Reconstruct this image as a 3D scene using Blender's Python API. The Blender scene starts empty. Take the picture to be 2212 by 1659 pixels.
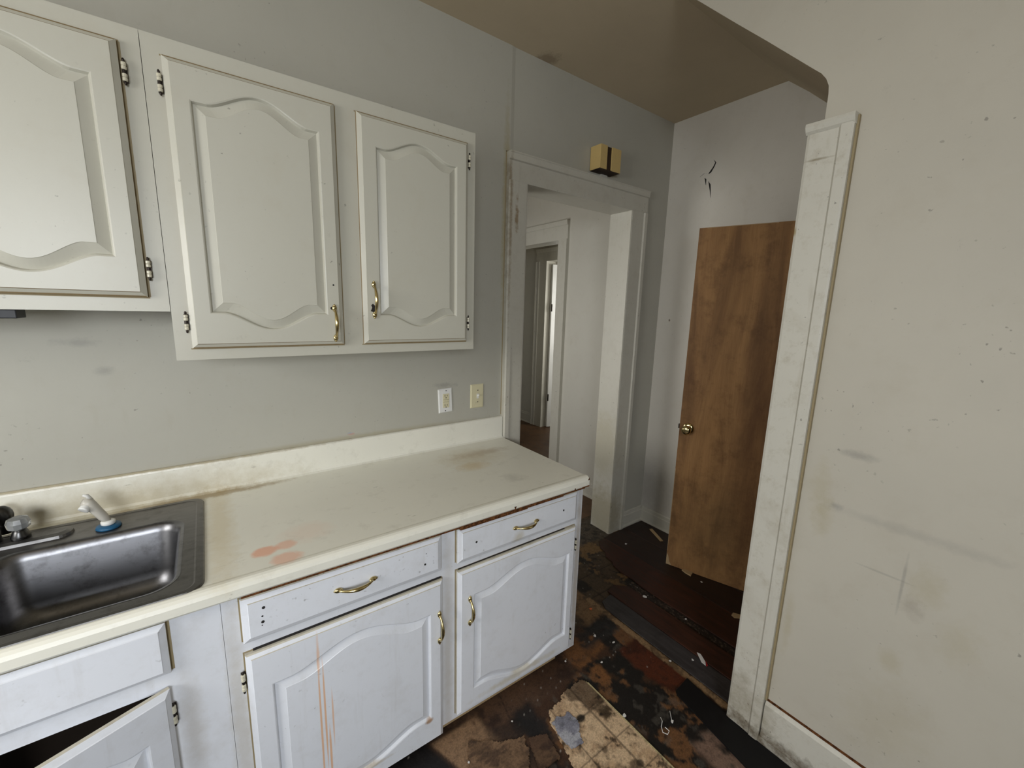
import bpy, bmesh, math, random
import numpy as np
from mathutils import Vector, Matrix
sc = bpy.context.scene
COL = sc.collection
random.seed(7)
PI = math.pi

# ------------------------------------------------------------------ camera
cam_d = bpy.data.cameras.new('camera'); cam = bpy.data.objects.new('camera', cam_d); COL.objects.link(cam)
F_PX, YAW, PITCH, ROLL = 902.06, 0.63246, -0.17887, 0.02717
CAM = Vector((0.31583, -1.7726, 1.5338))
fw = Vector((math.sin(YAW)*math.cos(PITCH), math.cos(YAW)*math.cos(PITCH), math.sin(PITCH)))
rt = Vector((math.cos(YAW), -math.sin(YAW), 0)); up = rt.cross(fw)
r2 = rt*math.cos(ROLL) + up*math.sin(ROLL); u2 = -rt*math.sin(ROLL) + up*math.cos(ROLL)
M = Matrix((r2, u2, -fw)).transposed().to_4x4(); M.translation = CAM
cam.matrix_world = M
cam_d.sensor_fit = 'HORIZONTAL'; cam_d.sensor_width = 36.0; cam_d.lens = 36.0*F_PX/2212.0
cam_d.clip_start = 0.02; cam_d.clip_end = 60
sc.camera = cam

# ------------------------------------------------------------------ world, daylight, fill lamps, exposure
w = bpy.data.worlds.new('daylight'); sc.world = w; w.use_nodes = True
bg = w.node_tree.nodes['Background']; bg.inputs[0].default_value = (0.80, 0.90, 1.0, 1); bg.inputs[1].default_value = 1.2
sc.view_settings.view_transform = 'Standard'; sc.view_settings.look = 'None'
sc.view_settings.exposure = 0.33; sc.view_settings.gamma = 1.0
sc.view_settings.use_curve_mapping = False
try:
    sc.cycles.use_denoising = True
    sc.cycles.max_bounces = 10; sc.cycles.diffuse_bounces = 7; sc.cycles.sample_clamp_indirect = 6
except Exception: pass

def window_or_fill_light(name, loc, rot, sx, sy, power, color, spread=140):
    l = bpy.data.lights.new(name, 'AREA'); l.shape = 'RECTANGLE'; l.size = sx; l.size_y = sy
    l.energy = power; l.color = color; l.spread = math.radians(spread)
    o = bpy.data.objects.new(name, l); COL.objects.link(o); o.location = loc; o.rotation_euler = rot
    return o
# window_1 in the left kitchen wall, window_2 in the wall behind the camera, window_3 in the hall; the far and middle room lamps are added, without windows
window_or_fill_light('daylight_left', (-1.64, -1.30, 1.60), (0, -PI/2+math.radians(20), 0), 0.95, 1.05, 30, (1.0, 0.985, .95), 165)
window_or_fill_light('daylight_rear', (-0.60, -3.52, 1.62), (PI/2-math.radians(26), 0, 0), 1.05, 1.00, 47, (0.91, 0.95, 1.0), 165)
window_or_fill_light('daylight_hall', (0.665, 0.95, 1.35), (0, -PI/2, 0), 1.1, 0.8, 9, (1.0, 0.985, .95))
window_or_fill_light('fill_far_room', (4.70, 0.935, 1.5), (PI/2, 0, 0), 1.0, 1.1, 13, (1.0, 0.99, 0.93))  # added fill lamp aimed at the door leaf, no window behind it
window_or_fill_light('fill_middle_room', (3.38, 0.935, 1.5), (PI/2, 0, 0), .5, 1.0, 2.2, (1.0, 0.97, 0.88))  # added fill lamp for the casing beyond, this wall has no window

# ------------------------------------------------------------------ materials
def srgb(r, g, b):
    f = lambda c: (c/255/12.92) if c/255 <= 0.04045 else ((c/255+0.055)/1.055)**2.4
    return (f(r), f(g), f(b), 1)
class NT:
    def __init__(s, name):
        s.m = bpy.data.materials.new(name); s.m.use_nodes = True; s.t = s.m.node_tree; s.b = s.t.nodes['Principled BSDF']
        s.geo = s.t.nodes.new('ShaderNodeNewGeometry'); s.pos = s.geo.outputs['Position']
    def n(s, typ, **kw):
        x = s.t.nodes.new(typ)
        for k, v in kw.items(): setattr(x, k, v)
        return x
    def l(s, a, b): s.t.links.new(a, b)
    def noise(s, scale, detail=3, rough=0.55, stretch=None, off=(0, 0, 0), dist=0.0):
        mp = s.n('ShaderNodeMapping'); s.l(s.pos, mp.inputs[0])
        mp.inputs['Location'].default_value = off
        if stretch: mp.inputs['Scale'].default_value = stretch
        x = s.n('ShaderNodeTexNoise'); s.l(mp.outputs[0], x.inputs['Vector'])
        x.inputs['Scale'].default_value = scale; x.inputs['Detail'].default_value = detail
        x.inputs['Roughness'].default_value = rough; x.inputs['Distortion'].default_value = dist
        return x.outputs['Fac']
    def ramp(s, v, a, b, lo=0.0, hi=1.0):
        x = s.n('ShaderNodeMapRange'); s.l(v, x.inputs[0])
        x.inputs[1].default_value = a; x.inputs[2].default_value = b; x.inputs[3].default_value = lo; x.inputs[4].default_value = hi
        return x.outputs[0]
    def math(s, op, a, b=None):
        x = s.n('ShaderNodeMath', operation=op)
        for i, v in enumerate((a, b)):
            if v is None: continue
            if isinstance(v, (int, float)): x.inputs[i].default_value = v
            else: s.l(v, x.inputs[i])
        return x.outputs[0]
    def mix(s, fac, a, b):
        x = s.n('ShaderNodeMix', data_type='RGBA')
        if isinstance(fac, (int, float)): x.inputs['Factor'].default_value = fac
        else: s.l(fac, x.inputs['Factor'])
        for k, v in (('A', a), ('B', b)):
            sock = [i for i in x.inputs if i.name == k and i.type == 'RGBA'][0]
            if isinstance(v, tuple): sock.default_value = v
            else: s.l(v, sock)
        return [o for o in x.outputs if o.type == 'RGBA'][0]
    def blob(s, c, r, soft=0.5, rag=0.5, nscale=30):
        """mask of a stain centred at c with radii r, ragged by noise"""
        sub = s.n('ShaderNodeVectorMath', operation='SUBTRACT'); s.l(s.pos, sub.inputs[0]); sub.inputs[1].default_value = c
        div = s.n('ShaderNodeVectorMath', operation='DIVIDE'); s.l(sub.outputs[0], div.inputs[0]); div.inputs[1].default_value = r
        ln = s.n('ShaderNodeVectorMath', operation='LENGTH'); s.l(div.outputs[0], ln.inputs[0])
        nz = s.noise(nscale, 4, 0.7)
        v = s.math('ADD', ln.outputs['Value'], s.ramp(nz, 0, 1, -rag, rag))
        return s.ramp(v, 1.0+soft/2, 1.0-soft/2)
    def bump(s, v, strength, dist=0.002):
        x = s.n('ShaderNodeBump'); s.l(v, x.inputs['Height']); x.inputs['Strength'].default_value = strength; x.inputs['Distance'].default_value = dist
        s.l(x.outputs[0], s.b.inputs['Normal'])
    def out(s, col, rough=0.5, metal=0.0, spec=0.5):
        if isinstance(col, tuple): s.b.inputs['Base Color'].default_value = col
        else: s.l(col, s.b.inputs['Base Color'])
        if isinstance(rough, (int, float)): s.b.inputs['Roughness'].default_value = rough
        else: s.l(rough, s.b.inputs['Roughness'])
        s.b.inputs['Metallic'].default_value = metal; s.b.inputs['Specular IOR Level'].default_value = spec
        return s.m

def paint(name, base, dirt=(0.30, 0.24, 0.15, 1), rough=0.5, speck=0.5, cloud=0.25, grime=0.0, bump=0.12, stains=(), streak=None, spec=0.4):
    t = NT(name)
    dark = tuple(c*0.80 for c in base[:3])+(1,)
    c = t.mix(t.math('MULTIPLY', t.ramp(t.noise(2.2, 4, 0.6), 0.35, 0.7), cloud), base, dark)
    # soft smudges
    c = t.mix(t.math('MULTIPLY', t.ramp(t.noise(9, 5, 0.65, off=(3, 1, 7)), 0.54, 0.80), 0.12+grime*0.5), c, dirt)
    if grime: c = t.mix(t.math('MULTIPLY', t.ramp(t.noise(26, 6, 0.75, off=(9, 4, 2)), 0.52, 0.72), grime), c, dirt)
    # dark specks and scuffs
    sp = t.ramp(t.noise(70, 2, 0.5, off=(1, 8, 3)), 0.70, 0.76)
    area = t.ramp(t.noise(4, 2, 0.5, off=(5, 5, 1)), 0.45, 0.62)
    c = t.mix(t.math('MULTIPLY', t.math('MULTIPLY', sp, area), speck), c, (0.07, 0.06, 0.05, 1))
    sp2 = t.ramp(t.noise(24, 5, 0.8, off=(7, 2, 9)), 0.62, 0.72); ar2 = t.ramp(t.noise(2.5, 3, 0.6, off=(2, 9, 4)), 0.42, 0.62)
    c = t.mix(t.math('MULTIPLY', t.math('MULTIPLY', sp2, ar2), 0.32*speck), c, (0.16, 0.145, 0.12, 1))
    if streak:
        st = t.ramp(t.noise(30, 4, 0.6, stretch=streak), 0.60, 0.78)
        c = t.mix(t.math('MULTIPLY', st, 0.10+grime*0.4), c, dirt)
    for (ctr, rad, col, amt, soft, rag) in stains:
        c = t.mix(t.math('MULTIPLY', t.blob(ctr, rad, soft, rag), amt), c, col)
    t.bump(t.noise(140, 4, 0.6), bump, 0.001)
    return t.out(c, rough, spec=spec)

GRAY = (0.16, 0.15, 0.15, 1); OCH = (0.33, 0.27, 0.12, 1); BRN = (0.10, 0.055, 0.03, 1)
MAT = {}
wallpaint = srgb(178, 176, 165)
MAT['wall'] = paint('wall_paint', wallpaint, rough=0.55, speck=0.45, cloud=0.22, streak=(1, 1, .25), stains=[
    ((1.212, 0, 1.165), (.05, .02, .010), GRAY, .32, 1.0, 1.5),
    ((0.80, 0, 0.975), (.5, .03, .012), OCH, .35, 1.0, .4),
    ((0.0, 0, 1.40), (.035, .03, .010), GRAY, .28, 1.3, 1.5), ((0.05, 0, 1.31), (.02, .03, .010), GRAY, .28, 1.3, 1.5), ((.774, 0, .993), (.012, .03, .004), (0.5, .25, .2, 1), .6, 1.0, 1.0), ((.770, 0, .998), (.010, .03, .003), (0.25, .35, .5, 1), .5, 1.0, 1.0),
    ((1.545, 0, 1.95), (.018, .03, .42), OCH, .55, .9, .8)])
MAT['wall_right'] = paint('partition_paint', srgb(188, 183, 170), rough=0.55, speck=0.5, cloud=0.32, streak=(1, .35, .35), stains=[
    ((1.837, -1.43, 1.134), (.03, .035, .010), GRAY, 0.36, 1.3, 1.3),
    ((1.837, -1.352, 1.00), (.03, .022, .07), OCH, 0.22, 1.3, 1.3),
    ((1.837, -1.37, .92), (.03, .02, .05), OCH, 0.25, 1.3, 1.3),
    ((1.837, -1.403, .962), (.03, .012, .008), GRAY, 0.33, 1.3, 1.3),
    ((1.837, -1.57, .955), (.03, .16, .012), GRAY, 0.18, 1.3, 1.3),
    ((1.837, -1.622, .82), (.03, .028, .045), OCH, 0.23, 1.3, 1.3),
    ((1.837, -1.605, .745), (.03, .018, .025), BRN, 0.21, 1.3, 1.3),
    ((1.837, -1.575, .80), (.03, .0035, .075), GRAY, .32, .9, .5), ((1.837, -1.53, .81), (.03, .05, .003), GRAY, .25, .9, .5), ((1.837, -1.583, .56), (.03, .02, .03), OCH, 0.23, 1.3, 1.3),
    ((1.837, -1.325, .50), (.03, .010, .08), OCH, 0.25, 1.3, 1.3),
    ((1.837, -1.70, .70), (.03, .03, .05), OCH, 0.17, 1.3, 1.3),
    ((1.837, -1.60, .36), (.03, .08, .10), OCH, 0.14, 1.3, 1.3)])
MAT['wall_far'] = paint('alcove_paint', srgb(204, 200, 191), rough=0.5, speck=0.35, cloud=0.3, streak=(1, .35, .3), stains=[
    ((2.8455, -0.06, .25), (.03, .12, .16), GRAY, .3, 1.4, .8), ((2.8455, -0.094, 1.483), (.03, .006, .008), BRN, .8, .5, .4)])
MAT['wall_hall'] = paint('hall_paint', srgb(198, 195, 184), rough=0.5, speck=0.4, cloud=0.2, streak=(1, .35, .3))
MAT['ceiling'] = paint('ceiling_paint', srgb(192, 178, 152), rough=0.8, speck=0.1, cloud=0.35, bump=0.3, stains=[
    ((1.76, -0.02, 2.723), (.05, .05, .04), BRN, .45, .8, 1.0)])
MAT['trim'] = paint('trim_paint', srgb(196, 193, 181), dirt=(0.22, 0.17, 0.09, 1), rough=0.4, speck=0.8, cloud=0.2, grime=0.10, streak=(1, 1, .12), stains=[
    ((1.60, 0, 1.98), (.012, .05, .08), (0.22, .13, .04, 1), .7, .6, 1.2), ((1.557, 0, 2.0), (.010, .05, .45), (0.20, .13, .05, 1), .6, .9, 1.1),
    ((2.49, 0.05, .12), (.10, .14, .18), (0.30, .25, .13, 1), .5, .8, .8), ((2.49, 0.08, .62), (.10, .12, .22), (0.42, .38, .26, 1), .45, .6, .6)])
MAT['trim_part'] = paint('partition_trim_paint', srgb(198, 195, 184), dirt=(0.25, 0.20, 0.11, 1), rough=0.42, speck=1.0, cloud=0.2, grime=0.30, streak=(1, 1, .15), stains=[
    ((1.85, -1.24, .10), (.05, .10, .13), (0.2, .16, .09, 1), .5, .9, 1.0), ((1.85, -1.45, .03), (.05, .5, .035), (0.10, .07, .04, 1), .8, .8, 1.0),
    ((1.85, -1.22, 1.99), (.05, .045, .004), (0.2, .16, .09, 1), .7, .6, .5), ((1.85, -1.184, 1.79), (.05, .006, .015), (0.3, .22, .08, 1), .8, .6, .5)])
MAT['grime_shade'] = paint('grime_shade_line', srgb(150, 136, 104), rough=0.6, grime=0.5)
MAT['gap'] = NT('dark_gap').out((0.012, 0.010, 0.009, 1), 0.8)
MAT['cab_up'] = paint('upper_cabinet_paint', srgb(190, 188, 175), dirt=(0.36, 0.28, 0.16, 1), rough=0.36, speck=0.5, cloud=0.12, bump=0.08, spec=.5)
MAT['cab_lo'] = paint('base_cabinet_paint', srgb(226, 229, 236), dirt=(0.32, 0.27, 0.19, 1), rough=0.36, speck=0.4, cloud=0.14, grime=0.09, bump=0.08, streak=(1, 1, .08), spec=.5, stains=[((.907, -.63, .33), (.016, .05, .34), (0.40, .33, .22, 1), .38, 1.2, .6), ((1.525, -.63, .4), (.014, .05, .40), (0.36, .28, .17, 1), .5, 1.0, .8), ((.305, -.63, .4), (.018, .05, .40), (0.42, .35, .22, 1), .32, 1.2, .9), ((1.22, -.65, .105), (.16, .05, .012), (0.5, .42, .24, 1), .5, 1.0, 1.0), ((1.19, -.65, .70), (.02, .05, .02), (0.45, .38, .22, 1), .5, 1.2, .9), ((.21, -.63, .50), (.02, .05, .12), (0.40, .34, .25, 1), .35, 1.2, .8)])
MAT['edge_grime'] = paint('grimy_cabinet_edge', srgb(142, 124, 92), dirt=(0.12, 0.08, 0.04, 1), rough=0.5, grime=0.55, speck=.8)
MAT['edge_lo'] = paint('worn_base_door_edge', srgb(196, 190, 174), dirt=(0.16, 0.11, 0.06, 1), rough=0.45, grime=0.40, speck=.8)
RUST = (0.74, 0.38, 0.15, 1)
MAT['cab_lo_rust'] = paint('base_cabinet_paint_with_rust_runs', srgb(226, 229, 236), dirt=(0.32, 0.27, 0.19, 1), rough=0.36, speck=0.4, cloud=0.14, grime=0.09, bump=0.08, streak=(1, 1, .08), spec=.5, stains=[
    ((.493, -.65, .56), (.0035, .05, .06), RUST, .55, .9, .5), ((.491, -.65, .30), (.0026, .05, .24), RUST, .75, .5, .15),
    ((.503, -.65, .36), (.0026, .05, .17), RUST, .75, .5, .15), ((.512, -.65, .22), (.0030, .05, .09), RUST, .75, .5, .2),
    ((.523, -.65, .34), (.0022, .05, .085), RUST, .65, .6, .15), ((.826, -.65, .128), (.012, .05, .008), (0.35, .17, .05, 1), .8, .8, .8),
    ((.60, -.65, .085), (.08, .05, .007), (0.4, .28, .10, 1), .5, .8, 1.0)])
LAM = (0.33, 0.25, 0.12, 1)
def laminate():
    t = NT('cream_laminate')
    c = t.mix(t.math('MULTIPLY', t.ramp(t.noise(3, 4), .35, .7), .35), srgb(233, 231, 219), srgb(218, 217, 206))
    c = t.mix(t.math('MULTIPLY', t.ramp(t.noise(14, 5, .7), .56, .75), .20), c, srgb(140, 132, 112))
    sc_ = t.ramp(t.noise(60, 4, .7, stretch=(.25, 1, 1)), .66, .74)
    ar = t.ramp(t.noise(5, 2, .5, off=(2, 2, 2)), .46, .60)
    c = t.mix(t.math('MULTIPLY', t.math('MULTIPLY', sc_, ar), .62), c, srgb(90, 84, 74))
    PK = srgb(232, 170, 140)
    for ctr, rad, col, amt, soft, rag in [
        ((.396, -.540, .86), (.030, .024, .04), PK, .80, .45, .4), ((.447, -.533, .86), (.026, .022, .04), PK, .60, .5, .4),
        ((.440, -.606, .86), (.036, .030, .04), PK, .60, .5, .5), ((.51, -.49, .86), (.06, .05, .04), PK, .16, .9, .6),
        ((1.32, -.175, .86), (.12, .03, .03), srgb(150, 120, 80), .40, 1.1, 1.0), ((1.20, -.30, .86), (.06, .04, .03), srgb(205, 175, 110), .45, 1.0, .6),
        ((1.25, -.20, .86), (.12, .08, .03), srgb(190, 170, 125), .4, 1.2, .7), ((1.27, -.49, .86), (.03, .03, .03), srgb(100, 95, 85), .2, 1.3, 1.6),
        ((.30, -.30, .86), (.03, .30, .03), srgb(190, 165, 100), .35, 1.2, .8), ((.05, -.03, .88), (.35, .04, .05), srgb(160, 142, 92), .50, 1.4, .8),
        ((.27, -.05, .86), (.2, .02, .02), srgb(140, 110, 50), .6, .9, .9), ((.0, -.01, .975), (.6, .03, .008), srgb(140, 120, 60), .6, .9, .9)]:
        c = t.mix(t.math('MULTIPLY', t.blob(ctr, rad, soft, rag), amt), c, col)
    t.bump(t.noise(200, 3), .04, .0006)
    return t.out(c, .33, spec=.5)
MAT['laminate'] = laminate()
def particle():
    t = NT('particle_board_and_shade')
    c = t.mix(t.ramp(t.noise(90, 5, .8), .4, .65), srgb(58, 34, 20), srgb(135, 88, 52)); t.bump(t.noise(150, 4, .8), .8, .003)
    return t.out(c, .9, spec=.1)
MAT['particle'] = particle()
def metal(name, col, rough, scale=(1, 1, 1), amt=.08, nscale=60, dirt=0.0):
    t = NT(name); nz = t.noise(nscale, 4, .6, stretch=scale)
    c = t.mix(t.math('MULTIPLY', t.ramp(nz, .3, .7), .35), col, tuple(x*.7 for x in col[:3])+(1,))
    if dirt: c = t.mix(t.math('MULTIPLY', t.ramp(t.noise(18, 5, .7, off=(4, 4, 4)), .5, .7), dirt), c, (.04, .035, .03, 1))
    return t.out(c, t.ramp(nz, 0, 1, rough-amt, rough+amt), 1.0)
MAT['steel'] = metal('brushed_stainless_steel', (.21, .21, .22, 1), .36, (.15, 1, 1), .06, 90, .50)
MAT['steel_deck'] = metal('dirty_stainless_deck', (.20, .195, .19, 1), .42, (.2, 1, 1), .08, 60, .45)
MAT['chrome'] = metal('dull_chrome', (.6, .6, .6, 1), .18, dirt=.2)
MAT['dark_chrome'] = metal('blackened_chrome', (.10, .10, .10, 1), .3, dirt=.5)
MAT['brass'] = metal('tarnished_brass', (.66, .54, .27, 1), .24, amt=.1, dirt=.35)
MAT['brass_clean'] = metal('polished_brass', (.80, .68, .36, 1), .12, amt=.03)
MAT['hinge_leaf'] = metal('blackened_hinge_metal', (.06, .05, .045, 1), .5, dirt=.4)
MAT['hinge_paint'] = paint('paint_on_hinge_barrel', srgb(205, 200, 180), rough=.3, grime=.25, dirt=(.05, .04, .03, 1), speck=.8)
MAT['white_plastic'] = paint('white_plastic', srgb(225, 225, 222), rough=.25, speck=.2, cloud=.05, bump=0)
MAT['ivory_plastic'] = paint('ivory_plastic', srgb(212, 205, 172), rough=.28, speck=.2, cloud=.05, bump=0)
MAT['grey_plastic'] = paint('greyed_plastic', srgb(196, 192, 182), rough=.3, speck=.2, cloud=.1, bump=0)
MAT['blue_plastic'] = NT('blue_rubber').out(srgb(22, 84, 122), .45)
MAT['black_plastic'] = NT('black_plastic').out(srgb(34, 36, 40), .5)
MAT['clear'] = NT('clear_acrylic').out((.55, .57, .58, 1), .12); MAT['clear'].node_tree.nodes['Principled BSDF'].inputs['Transmission Weight'].default_value = .6
MAT['chime'] = paint('aged_ivory_cover', srgb(205, 178, 118), rough=.4, grime=.15)
MAT['chime_dark'] = paint('dark_brown_core', srgb(52, 36, 24), rough=.6)
def wood_door():
    t = NT('orange_brown_door_veneer')
    g = t.noise(2.2, 4, .55, stretch=(2.6, 2.6, .5), dist=1.6)
    c = t.mix(t.ramp(g, .35, .65), srgb(124, 92, 60), srgb(166, 126, 82))
    f = t.noise(30, 5, .7, stretch=(6, 6, .25)); c = t.mix(t.math('MULTIPLY', t.ramp(f, .45, .7), .25), c, srgb(96, 60, 36))
    c = t.mix(t.math('MULTIPLY', t.ramp(t.noise(7, 6, .75, off=(2, 2, 2)), .50, .70), .50), c, srgb(80, 54, 34))
    c = t.mix(t.math('MULTIPLY', t.blob((2.5, -.47, 1.2), (.03, .05, .35), 1.2, .8), .35), c, srgb(66, 40, 24))
    c = t.mix(t.math('MULTIPLY', t.blob((2.57, -.70, .33), (.3, .16, .22), 1.2, .8), .35), c, srgb(78, 66, 46))
    c = t.mix(t.math('MULTIPLY', t.blob((2.63, -.84, .9), (.05, .10, .8), 1.0, .4), .45), c, srgb(72, 40, 22))
    t.bump(f, .06); return t.out(c, .6, spec=.2)
MAT['door_wood'] = wood_door()
MAT['door_edge'] = paint('door_edge_wood', srgb(112, 72, 46), rough=.6, speck=.1, grime=.3, dirt=(.06, .03, .02, 1))
MAT['raw_wood'] = paint('split_raw_wood', srgb(176, 150, 112), rough=.8, speck=.2, grime=.3)
def boards(name, a, b):
    t = NT(name); g = t.noise(14, 6, .7, stretch=(4, .35, 1), dist=.4)
    c = t.mix(t.ramp(g, .35, .68), a, b)
    c = t.mix(t.math('MULTIPLY', t.ramp(t.noise(6, 5, .7, off=(1, 5, 2)), .5, .7), .5), c, (.012, .010, .009, 1))
    c = t.mix(t.math('MULTIPLY', t.ramp(t.noise(120, 3, .6), .70, .76), .35), c, (.30, .27, .23, 1))
    t.bump(g, .25, .002); return t.out(c, t.ramp(g, .3, .7, .42, .62), spec=.35)
MAT['board_red'] = boards('dark_red_brown_board', srgb(44, 25, 18), srgb(72, 40, 28))
MAT['board_dark'] = boards('near_black_brown_board', srgb(34, 24, 20), srgb(56, 38, 30))
MAT['board_grey'] = boards('charcoal_board', srgb(46, 43, 44), srgb(70, 66, 66))
MAT['hall_floor'] = boards('brown_hall_floor', srgb(82, 60, 42), srgb(108, 80, 56))
MAT['rubber'] = paint('black_rubber', srgb(16, 15, 16), rough=.6, speck=0, cloud=.2, dirt=(.05, .05, .05, 1), spec=.25)
MAT['chip'] = paint('white_chip', srgb(222, 220, 216), rough=.6, speck=.3, bump=.2)
MAT['red'] = NT('red_print').out(srgb(150, 30, 34), .5)
MAT['orange'] = NT('orange_bit').out(srgb(214, 110, 60), .6)
MAT['cab_inside'] = NT('unfinished_cabinet_inside').out(srgb(60, 48, 38), .9)
def vcol(name, rough=.6, bump=.5):
    t = NT(name); a = t.n('ShaderNodeVertexColor', layer_name='Col')
    n1 = t.noise(160, 5, .75); n2 = t.noise(45, 5, .7, off=(3, 3, 3))
    c = t.mix(t.math('MULTIPLY', t.ramp(n2, .50, .68), .45), a.outputs[0], (.018, .014, .011, 1))
    mul = t.n('ShaderNodeMix', data_type='RGBA', blend_type='MULTIPLY'); mul.inputs['Factor'].default_value = 1
    A = [i for i in mul.inputs if i.name == 'A' and i.type == 'RGBA'][0]; B = [i for i in mul.inputs if i.name == 'B' and i.type == 'RGBA'][0]
    t.l(c, A); cr = t.ramp(n1, .3, .7, .62, 1.30); t.l(cr, B)
    o = [o for o in mul.outputs if o.type == 'RGBA'][0]
    t.bump(n2, bump, .004); return t.out(o, t.ramp(n2, .3, .7, rough-.14, rough+.12), spec=.3)
MAT['floor'] = vcol('filthy_floor', .56)
MAT['tile'] = vcol('dirty_tan_vinyl', .6, .2)

# ------------------------------------------------------------------ mesh helpers (all shapes given in world metres)
def rootloc(p):
    v = Vector((0, 0, 0))
    while p is not None: v = v + p.location; p = p.parent
    return v
def obj(name, bm, mat, parent=None, smooth=False, local=False, bevel=0.0):
    if parent is not None and not local: bmesh.ops.translate(bm, verts=bm.verts, vec=-rootloc(parent))
    bmesh.ops.recalc_face_normals(bm, faces=bm.faces)
    me = bpy.data.meshes.new(name); bm.to_mesh(me); bm.free()
    mats = mat if isinstance(mat, (list, tuple)) else [mat]
    for m in mats: me.materials.append(MAT[m])
    if smooth:
        for p in me.polygons: p.use_smooth = True
    o = bpy.data.objects.new(name, me); COL.objects.link(o)
    if parent is not None: o.parent = parent
    if bevel:
        b = o.modifiers.new('bevel', 'BEVEL'); b.width = bevel; b.segments = 2; b.limit_method = 'ANGLE'; b.angle_limit = math.radians(40)
    return o
def tag(o, label=None, cat=None, group=None, kind=None):
    if label: o['label'] = label
    if cat: o['category'] = cat
    if group: o['group'] = group
    if kind: o['kind'] = kind
    return o
def empty(name, loc, rz=0):
    o = bpy.data.objects.new(name, None); COL.objects.link(o); o.location = loc; o.rotation_euler = (0, 0, rz); o.empty_display_size = .05
    return o
def struct(name, bm, mat, parent=None, **k):
    o = obj(name, bm, mat, parent, **k)
    if parent is None: o['kind'] = 'structure'
    return o
def B(): return bmesh.new()
def box(bm, x0, x1, y0, y1, z0, z1, mi=0):
    vs = [bm.verts.new((x, y, z)) for z in (z0, z1) for y in (y0, y1) for x in (x0, x1)]
    for f in ((0, 2, 3, 1), (4, 5, 7, 6), (0, 1, 5, 4), (2, 6, 7, 3), (0, 4, 6, 2), (1, 3, 7, 5)):
        bm.faces.new([vs[i] for i in f]).material_index = mi
    return vs
def boxes(*bs):
    bm = B()
    for b in bs: box(bm, *b)
    return bm
def prism(bm, pts, axis, a, b, mi=0):
    """extrude polygon pts (two coordinates) along axis from a to b"""
    def P(p, t):
        if axis == 0: return (t, p[0], p[1])
        if axis == 1: return (p[0], t, p[1])
        return (p[0], p[1], t)
    v0 = [bm.verts.new(P(p, a)) for p in pts]; v1 = [bm.verts.new(P(p, b)) for p in pts]; n = len(pts)
    for i in range(n): bm.faces.new((v0[i], v0[(i+1) % n], v1[(i+1) % n], v1[i])).material_index = mi
    bm.faces.new(v0[::-1]).material_index = mi; bm.faces.new(v1).material_index = mi
def tube(bm, pts, rad, seg=10, cap=True, squash=None, mi=0):
    pts = [Vector(p) for p in pts]; n = len(pts); rings = []
    if not isinstance(rad, (list, tuple)): rad = [rad]*n
    t0 = (pts[1]-pts[0]).normalized(); ref = Vector((0, 0, 1)) if abs(t0.z) < .9 else Vector((1, 0, 0))
    nrm = t0.cross(ref).normalized()
    for i, p in enumerate(pts):
        t = (pts[min(i+1, n-1)]-pts[max(i-1, 0)]).normalized()
        nrm = (nrm - t*nrm.dot(t)).normalized(); bn = t.cross(nrm)
        rings.append([bm.verts.new(p + (nrm*math.cos(2*PI*k/seg) + bn*math.sin(2*PI*k/seg))*rad[i]) for k in range(seg)])
    for a, b in zip(rings, rings[1:]):
        for k in range(seg): bm.faces.new((a[k], a[(k+1) % seg], b[(k+1) % seg], b[k])).material_index = mi
    if cap: bm.faces.new(rings[0][::-1]).material_index = mi; bm.faces.new(rings[-1]).material_index = mi
def lathe(bm, prof, c, axis='z', seg=20, mi=0):
    """prof = [(radius, height)...] revolved about an axis through c"""
    ax = {'x': Vector((1, 0, 0)), 'y': Vector((0, 1, 0)), 'z': Vector((0, 0, 1))}[axis] if isinstance(axis, str) else Vector(axis).normalized()
    e1 = ax.orthogonal().normalized(); e2 = ax.cross(e1); c = Vector(c); rings = []
    for r, h in prof: rings.append([bm.verts.new(c+ax*h+(e1*math.cos(2*PI*k/seg)+e2*math.sin(2*PI*k/seg))*max(r, 1e-5)) for k in range(seg)])
    for a, b in zip(rings, rings[1:]):
        for k in range(seg): bm.faces.new((a[k], a[(k+1) % seg], b[(k+1) % seg], b[k])).material_index = mi
    bm.faces.new(rings[0][::-1]).material_index = mi; bm.faces.new(rings[-1]).material_index = mi
def ellipsoid(bm, c, r, u=12, v=8, mi=0):
    m = Matrix.Translation(c) @ Matrix.Diagonal((r[0], r[1], r[2], 1))
    d = bmesh.ops.create_uvsphere(bm, u_segments=u, v_segments=v, radius=1, matrix=m)
    for vv in d['verts']:
        for f in vv.link_faces: f.material_index = mi

# ------------------------------------------------------------------ key measures
XR, XF = 1.837, 2.8455            # partition wall face, far alcove wall face
ZC = 2.7228
CT = 0.86                         # counter top
YF = -0.6586                      # counter front
XL, YB = -1.70, -3.60             # left and rear walls

# ------------------------------------------------------------------ floor (painted per vertex: tiles, black adhesive, bare patches)
rng = np.random.RandomState(3)
_tab = rng.rand(256, 256)
def vnoise(x, y):
    xi = np.floor(x).astype(int); yi = np.floor(y).astype(int); fx = x-xi; fy = y-yi
    fx = fx*fx*(3-2*fx); fy = fy*fy*(3-2*fy)
    g = lambda a, b: _tab[a % 256, b % 256]
    return (g(xi, yi)*(1-fx)+g(xi+1, yi)*fx)*(1-fy)+(g(xi, yi+1)*(1-fx)+g(xi+1, yi+1)*fx)*fy
def fbm(x, y, s, o=5, seed=0.0):
    r = 0; a = .5; t = 0
    for i in range(o): r = r+a*vnoise(x*s+seed+i*17.3, y*s-seed*1.7+i*9.1); t += a; a *= .55; s *= 2.07
    return r/t
def sst(v, a, b): 
    t = np.clip((v-a)/(b-a), 0, 1); return t*t*(3-2*t)
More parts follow.
